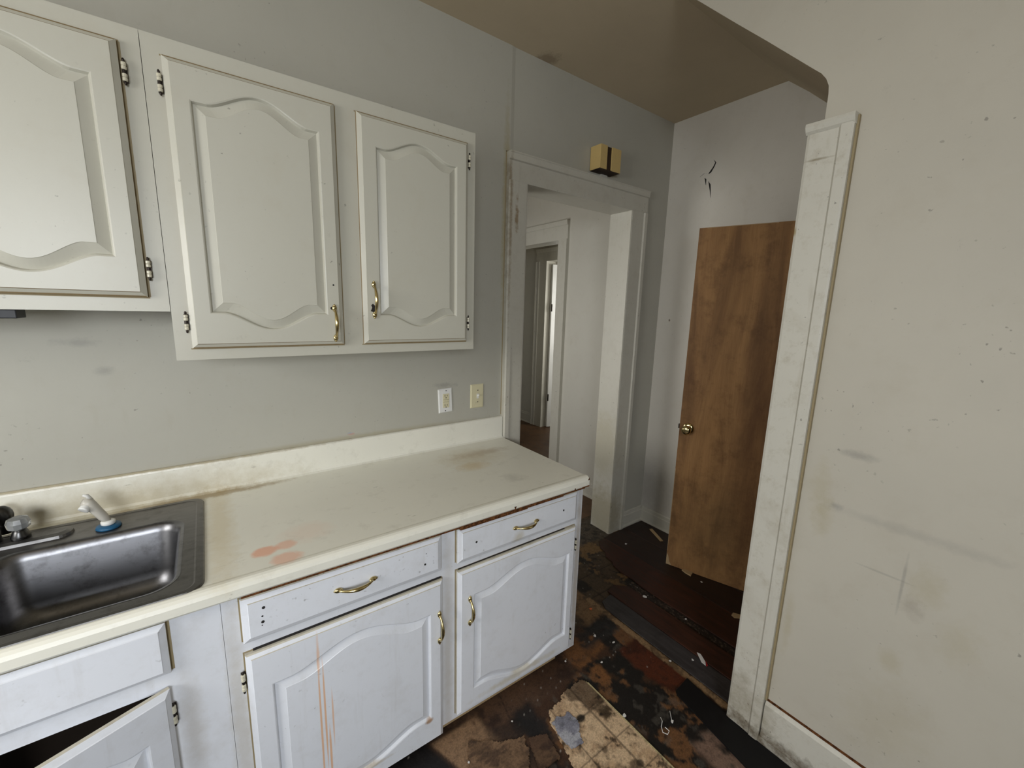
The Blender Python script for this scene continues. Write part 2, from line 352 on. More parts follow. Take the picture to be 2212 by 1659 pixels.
def rgb(*c): return np.array(srgb(*c)[:3])
def lay(col, m, c): return col*(1-m[..., None])+c*m[..., None]
def rectm(x, y, x0, x1, y0, y1, s=.01):
    return sst(x, x0-s, x0+s)*(1-sst(x, x1-s, x1+s))*sst(y, y0-s, y0+s)*(1-sst(y, y1-s, y1+s))
def grout(x, y, ox, oy, sp, wd, ang=0.0):
    ca, sa = math.cos(ang), math.sin(ang); u = (x*ca+y*sa-ox)/sp; v = (-x*sa+y*ca-oy)/sp
    d = np.minimum(np.abs(u-np.round(u)), np.abs(v-np.round(v)))*sp
    return 1-sst(d, wd*.5, wd)
def floor_color(x, y):
    wx = x+(fbm(x, y, 14, 3, 3.)-.5)*.06; wy = y+(fbm(x, y, 14, 3, 8.)-.5)*.06
    n1 = fbm(x, y, 5, 6, 1.); n2 = fbm(x, y, 11, 6, 21.); n3 = fbm(x, y, 28, 5, 40.)
    col = np.zeros(x.shape+(3,))+rgb(44, 33, 27)
    col = lay(col, sst(n2, .45, .65)*.6, rgb(78, 58, 44))
    # tiled zone near the hall door, brown and worn
    tz = sst(wy, -.56, -.50)*sst(wx, 1.45, 1.5)
    tcol = np.zeros_like(col)+rgb(78, 63, 46); tcol = lay(tcol, sst(n2, .4, .62)*.6, rgb(58, 45, 34)); tcol = lay(tcol, grout(x, y, .02, .03, .148, .004)*.8, rgb(34, 26, 20))
    tcol = lay(tcol, sst(n1, .555, .60)*sst(x, 1.7, 1.9)*.95, rgb(26, 21, 17))
    tcol = lay(tcol, sst(n2, .60, .65)*sst(x, 1.95, 2.05), rgb(112, 86, 54))
    col = lay(col, tz, tcol)
    # tan patch running beside the charcoal board
    tp = sst(wx, 1.70, 1.75)*(1-sst(wx, 1.865, 1.885))*sst(wy, -.62, -.58)*(1-sst(wy, -.36, -.30))
    col = lay(col, tp*sst(n3, .25, .5), rgb(126, 98, 68))
    # black adhesive and bare brown patches
    bz = (1-sst(wy, -.56, -.52))*sst(wx, 1.10, 1.16)*(1-sst(x, 1.853, 1.857))
    bcol = np.zeros_like(col)+rgb(27, 24, 22)
    bcol = lay(bcol, sst(n1, .53, .59)*.85, rgb(72, 48, 32)); bcol = lay(bcol, sst(n2, .59, .65)*.85, rgb(116, 80, 50)); bcol = lay(bcol, sst(n3, .60, .68)*.35, rgb(96, 90, 82))
    col = lay(col, bz, bcol)
    ob = rectm(wx, wy, 1.50, 1.69, -.69, -.56, .015); col = lay(col, ob*sst(n2, .36, .48), rgb(112, 74, 42))
    sl = rectm(wx, wy, 1.60, 1.84, -.66, -.56, .02); col = lay(col, sl*sst(n3, .3, .5)*.9, rgb(38, 37, 37))
    rb = rectm(wx, wy, 1.735, 1.853, -1.00, -.74, .012); col = lay(col, rb, rgb(84, 40, 22)); col = lay(col, rb*sst(n2, .5, .6)*.5, rgb(40, 22, 14))
    ob2 = rectm(wx, wy, 1.52, 1.60, -.83, -.68, .02); col = lay(col, ob2*sst(n3, .3, .5), rgb(120, 80, 46))
    pk = rectm(wx, wy, 1.60, 1.72, -1.5, -1.17, .02); col = lay(col, pk*sst(n2, .35, .5), rgb(120, 96, 82))
    # tan line along the edge of the boards
    tl = rectm(x+(fbm(x, y, 60, 3, 9.)-.5)*.012, y, 1.848, 1.880, -1.22, -.40, .003); col = lay(col, tl, rgb(142, 114, 82))
    col = lay(col, tl*sst(n3, .5, .6)*.6, rgb(60, 46, 34))
    # brown board along the cabinets
    cb = (1-sst(wx, 1.46, 1.5))*sst(wy, -.74, -.70)*sst(x, .86, .90)
    col = lay(col, cb*.9, rgb(84, 62, 47)); col = lay(col, cb*sst(n2, .48, .6)*.8, rgb(44, 32, 26)); col = lay(col, cb*(1-sst(np.abs(x-y*.2-1.27), 0, .004))*.8, rgb(30, 22, 18))
    col = lay(col, cb*sst(wx, 1.25, 1.35)*.5, rgb(48, 30, 20))
    # left: black corner, then worn tan triangle
    lb = (1-sst(x+.35*y, .60, .62)); col = lay(col, lb, rgb(26, 24, 25))
    tn = sst(x+.35*y, .615, .625)*(1-sst(wx, 1.00, 1.04))*(1-sst(y, -.64, -.62)); col = lay(col, tn*sst(n2, .36, .52), rgb(138, 110, 84))
    gb = rectm(wx, wy, .98, 1.24, -.86, -.70, .02); col = lay(col, gb*sst(n1, .42, .54)*.9, rgb(30, 28, 28))
    # beyond the debris: strip between the boards
    ds = rectm(x, y, 2.128, 2.186, -1.3, -.45, .004); col = lay(col, ds, rgb(40, 32, 27)); col = lay(col, ds*sst(fbm(x, y, 150, 3, 5.), .55, .75)*.45, rgb(130, 112, 96))
    # doorway threshold, greyed wood
    th = rectm(wx, wy, 1.6, 2.5, -.02, .20, .02); col = lay(col, th*.8, rgb(80, 72, 62)); col = lay(col, th*sst(n3, .5, .6)*.7, rgb(36, 32, 29))
    # white flecks of plaster dust
    fl = sst(fbm(x, y, 210, 2, 77.), .86, .90)*sst(n1, .45, .55); col = lay(col, fl*.7, rgb(170, 164, 156))
    return np.clip(col, 0, 1)
def grid_mesh(name, xs, ys, z, colf, mask=None, thick=0.0, mat='floor', parent=None, wob=0.0):
    X, Y = np.meshgrid(xs, ys, indexing='ij'); C3 = colf(X, Y)
    Z = np.zeros_like(X)+z+(fbm(X, Y, 9, 4, 13.)-.5)*wob
    nx, ny = len(xs), len(ys)
    idx = np.arange(nx*ny).reshape(nx, ny)
    q = np.stack([idx[:-1, :-1], idx[1:, :-1], idx[1:, 1:], idx[:-1, 1:]], -1).reshape(-1, 4)
    if mask is not None:
        cx = .25*(X[:-1, :-1]+X[1:, 1:]+X[1:, :-1]+X[:-1, 1:]); cy = .25*(Y[:-1, :-1]+Y[1:, 1:]+Y[1:, :-1]+Y[:-1, 1:])
        q = q[mask(cx, cy).reshape(-1)]
    me = bpy.data.meshes.new(name)
    co = np.stack([X, Y, Z], -1).reshape(-1, 3)
    if parent is not None: co = co-np.array(rootloc(parent))
    used = np.unique(q); rm = -np.ones(nx*ny, int); rm[used] = np.arange(len(used))
    me.from_pydata(co[used].tolist(), [], rm[q].tolist())
    a = me.color_attributes.new('Col', 'FLOAT_COLOR', 'POINT')
    c4 = np.concatenate([C3.reshape(-1, 3)[used], np.ones((len(used), 1))], 1).astype(np.float32)
    a.data.foreach_set('color', c4.ravel())
    me.materials.append(MAT[mat])
    o = bpy.data.objects.new(name, me); COL.objects.link(o)
    if parent is not None: o.parent = parent
    if thick:
        bm = bmesh.new(); bm.from_mesh(me)
        ed = [e for e in bm.edges if e.is_boundary]
        r = bmesh.ops.extrude_edge_only(bm, edges=ed)
        bmesh.ops.translate(bm, verts=[g for g in r['geom'] if isinstance(g, bmesh.types.BMVert)], vec=(0, 0, -thick))
        bm.to_mesh(me); bm.free()
    return o
fl = grid_mesh('floor', np.arange(-.93, 2.86, .0058), np.arange(-2.62, .25, .0058), 0, floor_color, wob=.004)
fl['kind'] = 'structure'
bm = B()
box(bm, XL-.1, 5.6, YB-.1, 4.1, -.08, -.004)
box(bm, XL, -.925, YB, 0, -.004, .0005); box(bm, -.93, XF, YB, -2.615, -.004, .0005)
struct('floor', bm, 'board_dark')
struct('floor', boxes((.6, 3.8, .24, 4.0, -.004, .0012), (3.8, 5.5, 1.0, 4.0, -.004, .0012)), 'hall_floor')

# ------------------------------------------------------------------ walls and ceiling
DX0, DX1, DZ = 1.6628, 2.4724, 2.1404   # clear opening of the kitchen doorway
WT = .142
bm = B()
box(bm, XL, DX0-.02, 0, WT, 0, ZC); box(bm, DX1+.02, 2.80, 0, WT, 0, ZC); box(bm, DX0-.02, DX1+.02, 0, WT, DZ+.02, ZC)
prism(bm, [(XL, 0), (XL, -.003), (1.565, -.003), (1.585, 0)], 2, 0, ZC)     # old skim coat ending in a soft ridge
box(bm, 2.80, XF+.1, 0, WT, 0, ZC)
struct('wall_back', bm, 'wall')
def crack_mesh():
    bm = B()
    P = [(-.291, 2.437), (-.306, 2.418), (-.296, 2.396), (-.276, 2.368), (-.268, 2.362)]; Wd = [.0008, .0035, .0045, .007, .001]
    Q = [(-.213, 2.357), (-.24, 2.372), (-.262, 2.366)]; R_ = [(-.244, 2.345), (-.252, 2.337), (-.258, 2.302)]; S = [(-.272, 2.322), (-.282, 2.30), (-.290, 2.262), (-.296, 2.222)]
    for pts, wd in ((P, Wd), (Q, [.0006, .0015, .0006]), (R_, [.001, .005, .001]), (S, [.0006, .0055, .003, .0006])):
        l = []; r = []
        for i, (y, z) in enumerate(pts):
            l.append(bm.verts.new((XF-.0006, y-wd[i], z))); r.append(bm.verts.new((XF-.0006, y+wd[i], z+.001)))
        for i in range(len(pts)-1): bm.faces.new((l[i], l[i+1], r[i+1], r[i]))
    return bm
wf = struct('wall_far', boxes((XF, XF+.12, YB, .0, 0, ZC)), 'wall_far')
obj('crack', crack_mesh(), 'gap', wf)
# partition on the right with its end at the doorway and the raking edge under the stairs
SY0, SY1, SZ1 = -.655, -1.180, 2.236
edge = [(-1.2145, 0), (-1.2145, 2.17), (-1.212, 2.195), (-1.203, 2.216), (-1.189, 2.235), (-1.164, 2.258), (-1.022, 2.391), (-.91, 2.494), (-.76, 2.634), (SY0, ZC)]
bm = B(); prism(bm, edge+[(YB, ZC), (YB, 0)], 0, XR, XR+.115)
bmesh.ops.recalc_face_normals(bm, faces=bm.faces)
for f in bm.faces:
    if f.normal.z < -.3 and f.calc_center_median().z > 2: f.material_index = 1
struct('wall_right', bm, ['wall_right', 'ceiling'])
struct('wall_left', boxes((XL-.12, XL, YB, -1.85, 0, ZC), (XL-.12, XL, -.75, WT, 0, ZC), (XL-.12, XL, -1.85, -.75, 0, 1.02), (XL-.12, XL, -1.85, -.75, 2.18, ZC)), 'wall')
struct('wall_front', boxes((XL-.12, -1.15, YB-.12, YB, 0, ZC), (-.05, XF+.12, YB-.12, YB, 0, ZC), (-1.15, -.05, YB-.12, YB, 0, 1.08), (-1.15, -.05, YB-.12, YB, 2.18, ZC)), 'wall')
struct('ceiling', boxes((XL-.12, XF+.12, YB-.12, WT, ZC, ZC+.1)), 'ceiling')
bm = B(); prism(bm, [(SY0, ZC), (-.76, 2.634), (-.91, 2.494), (-1.022, 2.391), (-1.189, 2.237), (-2.4, 1.13), (-2.4, ZC)], 0, XR+.113, XF)
struct('ceiling', bm, 'ceiling')      # raking soffit under the stairs
def window(n, axis, pos, a0, a1, z0, z1, dirn):
    """sash window filling the opening; axis 0: in an x = pos wall, axis 1: in a y = pos wall"""
    r = empty('window_%d' % n, (pos, a0, z0) if axis == 0 else (a0, pos, z0)); r['kind'] = 'structure'
    def bx(b, p0, p1, q0, q1, r0, r1):
        if axis == 0: box(b, p0, p1, q0, q1, r0, r1)
        else: box(b, q0, q1, p0, p1, r0, r1)
    b = B(); d0, d1 = sorted((pos, pos+dirn*.05)); t = .045; zm = (z0+z1)/2
    bx(b, d0, d1, a0, a0+t, z0, z1); bx(b, d0, d1, a1-t, a1, z0, z1); bx(b, d0, d1, a0, a1, z0, z0+t); bx(b, d0, d1, a0, a1, z1-t, z1); bx(b, d0, d1, a0, a1, zm-.02, zm+.02)
    obj('window_frame', b, 'trim', r)
    b = B(); bx(b, (d0+d1)/2-.002, (d0+d1)/2+.002, a0+t, a1-t, z0+t, z1-t); obj('pane', b, 'clear', r)
    return r
window(1, 0, XL, -1.85, -.75, 1.02, 2.18, -1); window(2, 1, YB, -1.15, -.05, 1.08, 2.18, -1)

# hall behind the doorway and the rooms beyond it
XH = 2.80
O2y0, O2y1, O2z = .985, 1.80, 2.109
struct('wall_hall_right', boxes((XH, XH+.12, WT, O2y0-.02, 0, ZC), (XH, XH+.12, O2y1+.02, 4.0, 0, ZC), (XH, XH+.12, O2y0-.02, O2y1+.02, O2z+.02, ZC)), 'wall_hall')
struct('wall_hall_left', boxes((.50, .62, WT, .4, 0, ZC), (.50, .62, 1.5, 4.0, 0, ZC), (.50, .62, .4, 1.5, 0, .95), (.50, .62, .4, 1.5, 1.75, ZC)), 'wall_hall')
struct('wall_hall_back', boxes((.50, 5.5, 4.0, 4.1, 0, ZC)), 'wall_hall')
struct('ceiling', boxes((.50, 5.5, WT, 4.1, ZC, ZC+.1)), 'ceiling')
window(3, 0, .62, .4, 1.5, .95, 1.75, -1)
X3 = 3.80; O3y0, O3y1, O3z = 1.55, 2.30, 2.12
struct('wall_room_right', boxes((X3, X3+.12, .9, O3y0-.02, 0, ZC), (X3, X3+.12, O3y1+.02, 4.0, 0, ZC), (X3, X3+.12, O3y0-.02, O3y1+.02, O3z+.02, ZC)), 'wall_hall')
struct('wall_room_front', boxes((XH+.12, 5.5, .80, .90, 0, ZC)), 'wall_hall')
struct('wall_far_room', boxes((5.45, 5.55, .8, 4.1, 0, ZC)), 'wall_hall')

# ------------------------------------------------------------------ door trim
def casing_x(name, y, w1, w2, wt, o1, o2, ot, z0=0, mat='trim'):
    """moulded casing on the wall plane y (facing -y), with jambs through the wall"""
    r = empty(name, (o1, y, 0)); r['kind'] = 'structure'
    t = .02
    bw = w2-o2-.0
    def prof(lo, hi, inner):   # board then raised back band, in (x, y) from the inner edge outwards
        s = 1 if inner == 'r' else -1
        e0, e1 = (o2, w2) if inner == 'r' else (o1, w1)
        L = abs(e1-e0)
        pts = [(e0, y), (e0, y-t), (e0+s*.006, y-t-.002), (e0+s*(L-.034), y-t-.002), (e0+s*(L-.030), y-t-.012), (e0+s*(L-.006), y-t-.012), (e0+s*L, y-t-.006), (e0+s*L, y)]
        return pts
    b = B(); prism(b, prof(0, 0, 'r'), 2, z0, ot); obj('side_casing', b, mat, r)
    b = B(); prism(b, prof(0, 0, 'l'), 2, z0, ot); obj('side_casing', b, mat, r)
    L = wt-ot
    b = B(); pts = [(y, ot), (y-t, ot), (y-t-.002, ot+.006), (y-t-.002, wt-.038), (y-t-.012, wt-.034), (y-t-.014, wt-.008), (y-t-.018, wt-.004), (y-t-.018, wt), (y, wt)]
    prism(b, pts, 0, w1, w2); obj('head_casing', b, mat, r)
    b = boxes((o2, o2+.02, y, y+WT+.01, z0, ot+.02), (o1-.02, o1, y, y+WT+.01, z0, ot+.02), (o1-.02, o2+.02, y, y+WT+.01, ot, ot+.02)); obj('jamb', b, mat, r)
    b = boxes((o2-.003, o2, y-.018, y+.004, z0, ot), (o1, o1+.003, y-.018, y+.004, z0, ot)); obj('stop_bead', b, mat, r)
    return r
casing_x('trim_1', -.0005, 1.5457, 2.6147, 2.2687, DX0, DX1, DZ)
# dark grime on the wall round the casing
b = B(); box(b, 1.541, 1.546, -.004, -.0005, .98, 2.272); box(b, 1.541, 2.619, -.004, -.0005, 2.2685, 2.2725)
obj('grime_shade_line', b, 'grime_shade', bpy.data.objects['trim_1'])
def casing_y(name, x, ya, yb, zt, z0, wd, depth, s=-1, mat='trim'):
    """casing with jambs round an opening ya..yb in an x = const wall, seen from -x"""
    r = empty(name, (x, ya, 0)); r['kind'] = 'structure'; t = .02*s
    for (a, e) in ((ya, -1), (yb, 1)):
        L = wd; pts = [(x, a), (x+t, a), (x+t, a+e*(L-.03)), (x+t*1.5, a+e*(L-.026)), (x+t*1.5, a+e*L), (x, a+e*L)]
        b = B(); prism(b, pts, 2, z0, zt); obj('side_casing', b, mat, r)
    b = B(); pts = [(x, zt), (x+t, zt), (x+t, zt+.11), (x+t*1.4, zt+.115), (x+t*1.7, zt+.15), (x, zt+.15)]; prism(b, pts, 1, ya-wd, yb+wd); obj('head_casing', b, mat, r)
    b = boxes((x, x+depth, ya-.02, ya, z0, zt+.02), (x, x+depth, yb, yb+.02, z0, zt+.02), (x, x+depth, ya-.02, yb+.02, zt, zt+.02)); obj('jamb', b, mat, r)
    return r
casing_y('trim_2', XH, O2y0, O2y1, O2z, 0, .112, .122)
t3 = casing_y('trim_3', X3, O3y0, O3y1, O3z, 0, .20, .122)
obj('door_stop', boxes((X3-.012, X3, O3y1+.05, O3y1+.075, 0, O3z), (X3-.03, X3, O3y1+.13, O3y1+.155, 0, O3z), (X3-.035, X3, O3y1+.185, O3y1+.20, 0, O3z)), 'trim', t3)
# open panelled door in the far room
d3 = empty('door_3', (X3+.05, O3y1-.02, .01)); d3['kind'] = 'structure'
bm = B(); box(bm, 0, .70, -.035, 0, 0, 2.07)
for z0_, z1_ in ((.2, .85), (1.0, 1.9)):
    box(bm, .12, .58, -.045, -.034, z0_, z1_); box(bm, .10, .60, -.039, -.034, z0_-.02, z1_+.02)
leaf = obj('door_leaf', bm, 'white_plastic', d3, local=True); d3.rotation_euler = (0, 0, math.radians(-12))
for zz in (.35, 1.5):
    bm = B(); lathe(bm, [(.007, 0), (.009, .005), (.009, .085), (.007, .09)], (0, -.04, zz), seg=8); obj('hinge', bm, 'hinge_leaf', d3, local=True)
# baseboards
def baseboard(name, axis, pos, a0, a1, h, t, s, mat='trim', shoe=True):
    b = B()
    pts = [(pos, 0.0), (pos+s*t, 0.0), (pos+s*t, h-.03), (pos+s*(t-.004), h-.026), (pos+s*(t-.006), h-.006), (pos+s*.004, h), (pos, h)]
    if axis == 0: prism(b, pts, 1, a0, a1)
    else: prism(b, [(p[0], p[1]) for p in pts], 0, a0, a1)
    o = struct(name, b, mat)
    if shoe:
        b = B(); pts = [(pos+s*t, .0), (pos+s*(t+.012), .0), (pos+s*(t+.010), .012), (pos+s*t, .018)]
        prism(b, pts, 1 if axis == 0 else 0, a0, a1); obj('shoe_moulding', b, mat, o)
    return o
baseboard('baseboard_back', 1, 0, 2.6147, XF-.001, .115, .014, -1)
baseboard('baseboard_far', 0, XF, -3.0, -.012, .112, .014, -1)
baseboard('baseboard_hall', 0, XH, WT+.005, O2y0-.113, .12, .014, -1)
baseboard('baseboard_room', 0, X3, O3y1+.21, 4.0, .14, .014, -1)
# partition baseboard and its casing board
b = B(); prism(b, [(XR, .02), (XR-.016, .02), (XR-.016, .165), (XR-.006, .178), (XR, .178)], 1, YB, -1.3005)
bb = struct('baseboard_right', b, 'trim_part')
obj('grime_shade_line', boxes((XR-.0085, XR-.0002, YB, -1.3006, .1785, .1815)), 'particle', bb)
obj('shoe_moulding', boxes((XR-.020, XR-.001, YB, -1.19, .004, .032)), 'trim_part', bb)
tp = empty('trim_4', (XR, -1.18, 0)); tp['kind'] = 'structure'
b = B(); prism(b, [(XR, -1.1828), (XR-.020, -1.1828), (XR-.022, -1.19), (XR-.022, -1.262), (XR-.028, -1.268), (XR-.028, -1.292), (XR-.024, -1.2975), (XR, -1.2975)], 2, .012, 2.0905)
obj('side_casing', b, 'trim_part', tp)
b = B(); prism(b, [(XR, 2.064), (XR-.022, 2.064), (XR-.030, 2.071), (XR-.036, 2.083), (XR-.034, 2.092), (XR, 2.092)], 1, -1.1800, -1.2995); obj('cap_moulding', b, 'trim_part', tp)
obj('grime_shade_line', boxes((XR-.012, XR-.0002, -1.3035, -1.2978, .18, 2.088)), 'grime_shade', tp)  # tan strip painting in the shade of the casing's side, with some dirt

# ------------------------------------------------------------------ wooden door standing open in the alcove
HX, HY = 2.742, -1.18
dd = empty('door_1', (2.493, -.459, .010)); tag(dd, 'tall brown flush wooden door with a brass knob standing open in the dark alcove', None, kind='structure')
ang = math.atan2(-.411, .142)
dd.rotation_euler = (0, 0, ang)      # local +x runs from the free edge to the hinges, local -y faces the kitchen
DH, DW, DT = 1.972, .762, .034
b = B(); box(b, .003, DW, .002, DT-.002, .003, DH-.002); obj('door_core', b, 'door_edge', dd, local=True)
b = B(); pts = [(.0, .075), (.012, .055), (.020, .02), (.034, .0), (DW, 0), (DW, DH), (.0, DH)]; prism(b, pts, 1, -.001, .002); obj('door_face', b, 'door_wood', dd, local=True)
obj('door_face', boxes((0, DW, DT-.002, DT+.001, 0, DH)), 'door_wood', dd, local=True)
b = B(); prism(b, [(.0, 0), (.033, 0), (.019, .021), (.011, .054), (0, .074)], 1, .0002, .002); obj('split_corner', b, 'raw_wood', dd, local=True)
obj('peeling_veneer_edge', boxes((.001, .003, -.0025, .001, .09, .62), (.04, .36, -.004, .001, DH-.004, DH-.0015)), 'raw_wood', dd, local=True)
kb = B(); ky, kz, kx = -.001, .874, .048
lathe(kb, [(.030, 0), (.0315, .003), (.028, .007), (.016, .010)], (kx, ky, kz), axis=(0, -1, 0), seg=28)
knb = obj('doorknob', kb, 'brass_clean', dd, local=True, smooth=True)
kb = B(); lathe(kb, [(.010, .008), (.011, .028), (.020, .036), (.026, .048), (.025, .060), (.017, .066), (.006, .067)], (kx, ky, kz), axis=(0, -1, 0), seg=28)
obj('knob_ball', kb, 'brass_clean', knb, local=True, smooth=True)
obj('latch', boxes((-.010, .002, .010, .024, kz-.010, kz+.014), ), 'hinge_leaf', dd, local=True)
for zz in (.2, 1.65):
    b = B(); lathe(b, [(.008, 0), (.008, .09)], (DW+.004, -.006, zz), seg=10); obj('hinge', b, 'brass', dd, local=True)

# ------------------------------------------------------------------ cabinet doors, drawers, handles, hinges
def arch(u, flat=.1, p=1.6):
    if u <= flat or u >= 1-flat: return 0.0
    return max(0.0, math.sin(PI*(u-flat)/(1-2*flat)))**p
def door_mesh(w, h, t, panel=None, bev=.013, bevw=.031, n=28, quirk=''):
    """slab 0..w, 0..h, back at y=0, front at y=-t; panel=(l, r, b, t, arch_top, arch_bottom) raised cathedral panel"""
    bm = B()
    def ring(pts, y): return [bm.verts.new((x, y, z)) for x, z in pts]
    def bridge(a, c, mi=0, sides=''):
        m = len(a)
        for i in range(m):
            side = 'b' if i < n else 'r' if i == n else 't' if i < 2*n+1 else 'l'
            bm.faces.new((a[i], a[(i+1) % m], c[(i+1) % m], c[i])).material_index = 1 if side in sides else mi
    if panel: l, r, pb, pt, at, ab = panel
    else: l, r, pb, pt, at, ab = bev+.01, w-bev-.01, bev+.01, h-bev-.01, 0, 0
    def contour(d):     # panel outline moved inwards by d, counter-clockwise
        l_, r_, b_, t_ = l+d, r-d, pb+d, pt-d; o = []
        for i in range(n+1): u = i/n; o.append((l_+(r_-l_)*u, b_-ab*arch(u)))
        for i in range(n+1): u = i/n; o.append((r_-(r_-l_)*u, t_+at*arch(u)))
        return o
    C = contour(0); R = [(w*i/n, 0) for i in range(n+1)]+[(w-w*i/n, h) for i in range(n+1)]
    def inset(d): return [(min(max(x, d), w-d) if 0 else d+(w-2*d)*x/w, d+(h-2*d)*z/h) for x, z in R]
    back = ring(R, 0); e1 = ring(R, -(t-.010)); e2 = ring(inset(.0035), -(t-.0075)); e3 = ring(inset(bev-.0015), -(t-.0020)); e4 = ring(inset(bev), -t)
    bm.faces.new(back[::-1]); bridge(back, e1, 1); bridge(e1, e2, 0, quirk); bridge(e2, e3); bridge(e3, e4, 0, quirk)
    if panel:
        c0 = ring(C, -t); c1 = ring(contour(.003), -(t-.0012)); c2 = ring(contour(.0065), -(t-.0095)); c3 = ring(contour(bevw-.001), -(t-.0018)); c4 = ring(contour(bevw), -t+.0008)
        bridge(e4, c0); bridge(c0, c1); bridge(c1, c2); bridge(c2, c3); bridge(c3, c4)
        lo = c4[:n+1]; hi = c4[n+1:][::-1]
        for i in range(n): bm.faces.new((lo[i], lo[i+1], hi[i+1], hi[i]))
    else:
        bm.faces.new(e4)
    return bm
def place(bm, x, y, z, rz=0, pivot=0.0):
    bmesh.ops.rotate(bm, verts=bm.verts, cent=(0, 0, 0), matrix=Matrix.Rotation(rz, 3, 'Z'))
    bmesh.ops.translate(bm, verts=bm.verts, vec=(x, y, z)); return bm
def handle_mesh(L=.112, proj=.028):
    """bow pull along z, centred at origin, mounted on y=0 towards -y"""
    bm = B(); n = 17; pts = []; rad = []
    for i in range(n):
        u = i/(n-1); z = (u-.5)*(L-.022); pts.append((0, -.006-proj*.8*math.sin(PI*u)**.75, z)); rad.append(.0034+.0026*math.sin(PI*u)**2)
    tube(bm, pts, rad, 10)
    for s in (-1, 1):
        ellipsoid(bm, (0, -.0035, s*(L/2-.010)), (.0075, .0055, .011)); ellipsoid(bm, (0, -.0065, s*(L/2-.016)), (.005, .006, .007))
        ellipsoid(bm, (0, -.004, s*(L/2-.001)), (.0035, .003, .004))
    return bm
def handle(parent, x, y, z, L, horizontal=False, tilt=0.0, rz=0):
    bm = handle_mesh(L)
    rot = Matrix.Rotation((PI/2 if horizontal else 0)+tilt, 3, 'Y')
    bmesh.ops.rotate(bm, verts=bm.verts, cent=(0, 0, 0), matrix=rot)
    place(bm, x, y, z, rz); return obj('handle', bm, 'brass', parent, smooth=True)
def hinge(parent, x, y, z, s=1, h=.052):
    bm = B(); n = 5; k = h*.8/n
    for i in range(n):
        z0_ = z-h*.4+i*k; r = .0052 if i != 2 else .0030
        lathe(bm, [(r*.75, 0), (r, .0012), (r, k-.0014), (r*.75, k-.0002)], (x, y-.010, z0_), seg=10, mi=1 if i != 2 else 0)
    for e in (-1, 1): ellipsoid(bm, (x, y-.010, z+e*(h*.4+.004)), (.003, .003, .005), 8, 6, 0)
    box(bm, x-.0045, x+.0055, y-.005, y-.0003, z-h*.42, z+h*.42, 0)
    return obj('hinge', bm, ['hinge_leaf', 'hinge_paint'], parent)
def hole(parent, x, y, z, r=.003):
    bm = B(); lathe(bm, [(r, 0), (r, .0006)], (x, y, z), axis=(0, -1, 0), seg=12); return obj('screw_hole', bm, 'gap', parent)
def grime_gap(parent, x0, x1, z0, z1, y, t=.0035, d=.0022, sides='tlr'):
    """greasy line on the frame hugging the door outline"""
    bm = B()
    if 't' in sides: box(bm, x0-t, x1+t, y-d*.3, y-.0001, z1, z1+t)
    if 'b' in sides: box(bm, x0-t, x1+t, y-d*.3, y-.0001, z0-t, z0)
    if 'l' in sides: box(bm, x0-t, x0, y-d*.3, y-.0001, z0, z1)
    if 'r' in sides: box(bm, x1, x1+t*1.6, y-d*.3, y-.0001, z0, z1)
    return obj('grime_shade_line', bm, 'grime_shade', parent)

# ---- upper cabinets
YU, TD = -.31, .020
def shell(x0, x1, z0, z1, yf, openings, depth, frame=.018, top=True):
    """carcass: front frame with openings (x0, x1, z0, z1), thin sides, top, bottom and back"""
    bm = B()
    xs = sorted({x0, x1}|{v for o in openings for v in o[:2]}); zs = sorted({z0, z1}|{v for o in openings for v in o[2:]})
    for a, c in zip(xs, xs[1:]):
        for e, g in zip(zs, zs[1:]):
            mx, mz = (a+c)/2, (e+g)/2
            if any(o[0] < mx < o[1] and o[2] < mz < o[3] for o in openings): continue
            box(bm, a, c, yf, yf+frame, e, g)
    bmesh.ops.remove_doubles(bm, verts=bm.verts, dist=1e-5)
    yb = yf+depth
    for p in ((x0, x0+.012, yf+frame, yb, z0, z1), (x1-.012, x1, yf+frame, yb, z0, z1), (x0, x1, yf+frame, yb, z0, z0+.012))+(((x0, x1, yf+frame, yb, z1-.012, z1),) if top else ()): box(bm, *p)
    box(bm, x0, x1, yb-.006, yb, z0, z1, 1)
    return bm
def add_door(parent, x0, x1, z0, z1, y, panel, mats, t=TD, rz=0, quirk='tb'):
    w_, h_ = x1-x0, z1-z0
    bm = door_mesh(w_, h_, t, panel, quirk=quirk)
    place(bm, x0, y, z0, rz); return obj('door', bm, mats, parent)
UC1 = empty('wall_cabinet', (-.21, 0, 1.501)); tag(UC1, 'shorter white upper cabinet at the left edge of the photo, above the sink', 'cabinet')
obj('body', shell(-.66, .2421, 1.501, 2.171, YU, [(-.60, -.245, 1.56, 2.11), (-.18, .18, 1.56, 2.11)], .308), ['cab_up', 'cab_inside'], UC1)
for (a, c, hx) in ((-.20, .2005, .209), (-.63, -.225, -.64)):
    d = add_door(UC1, a, c, 1.5375, 2.131, YU-.0005, (.05, c-a-.05, .095, .506-.0, .041, .046), ['cab_up', 'edge_grime'])
    for z_ in (2.065, 1.609): hinge(d, hx, YU, z_)
    grime_gap(UC1, a, c, 1.5375, 2.131, YU, sides='trb')
UC2 = empty('wall_cabinet', (.715, 0, 1.368)); tag(UC2, 'larger white two-door upper cabinet right of the short one, above the counter', 'cabinet')
obj('body', shell(.2433, 1.1879, 1.368, 2.171, YU, [(.31, .655, 1.43, 2.10), (.78, 1.12, 1.43, 2.10)], .308), ['cab_up', 'cab_inside'], UC2)
d2 = add_door(UC2, .2813, .6837, 1.4009, 2.1267, YU-.0005, (.048, .355, .096, .636, .047, .047), ['cab_up', 'edge_grime'])
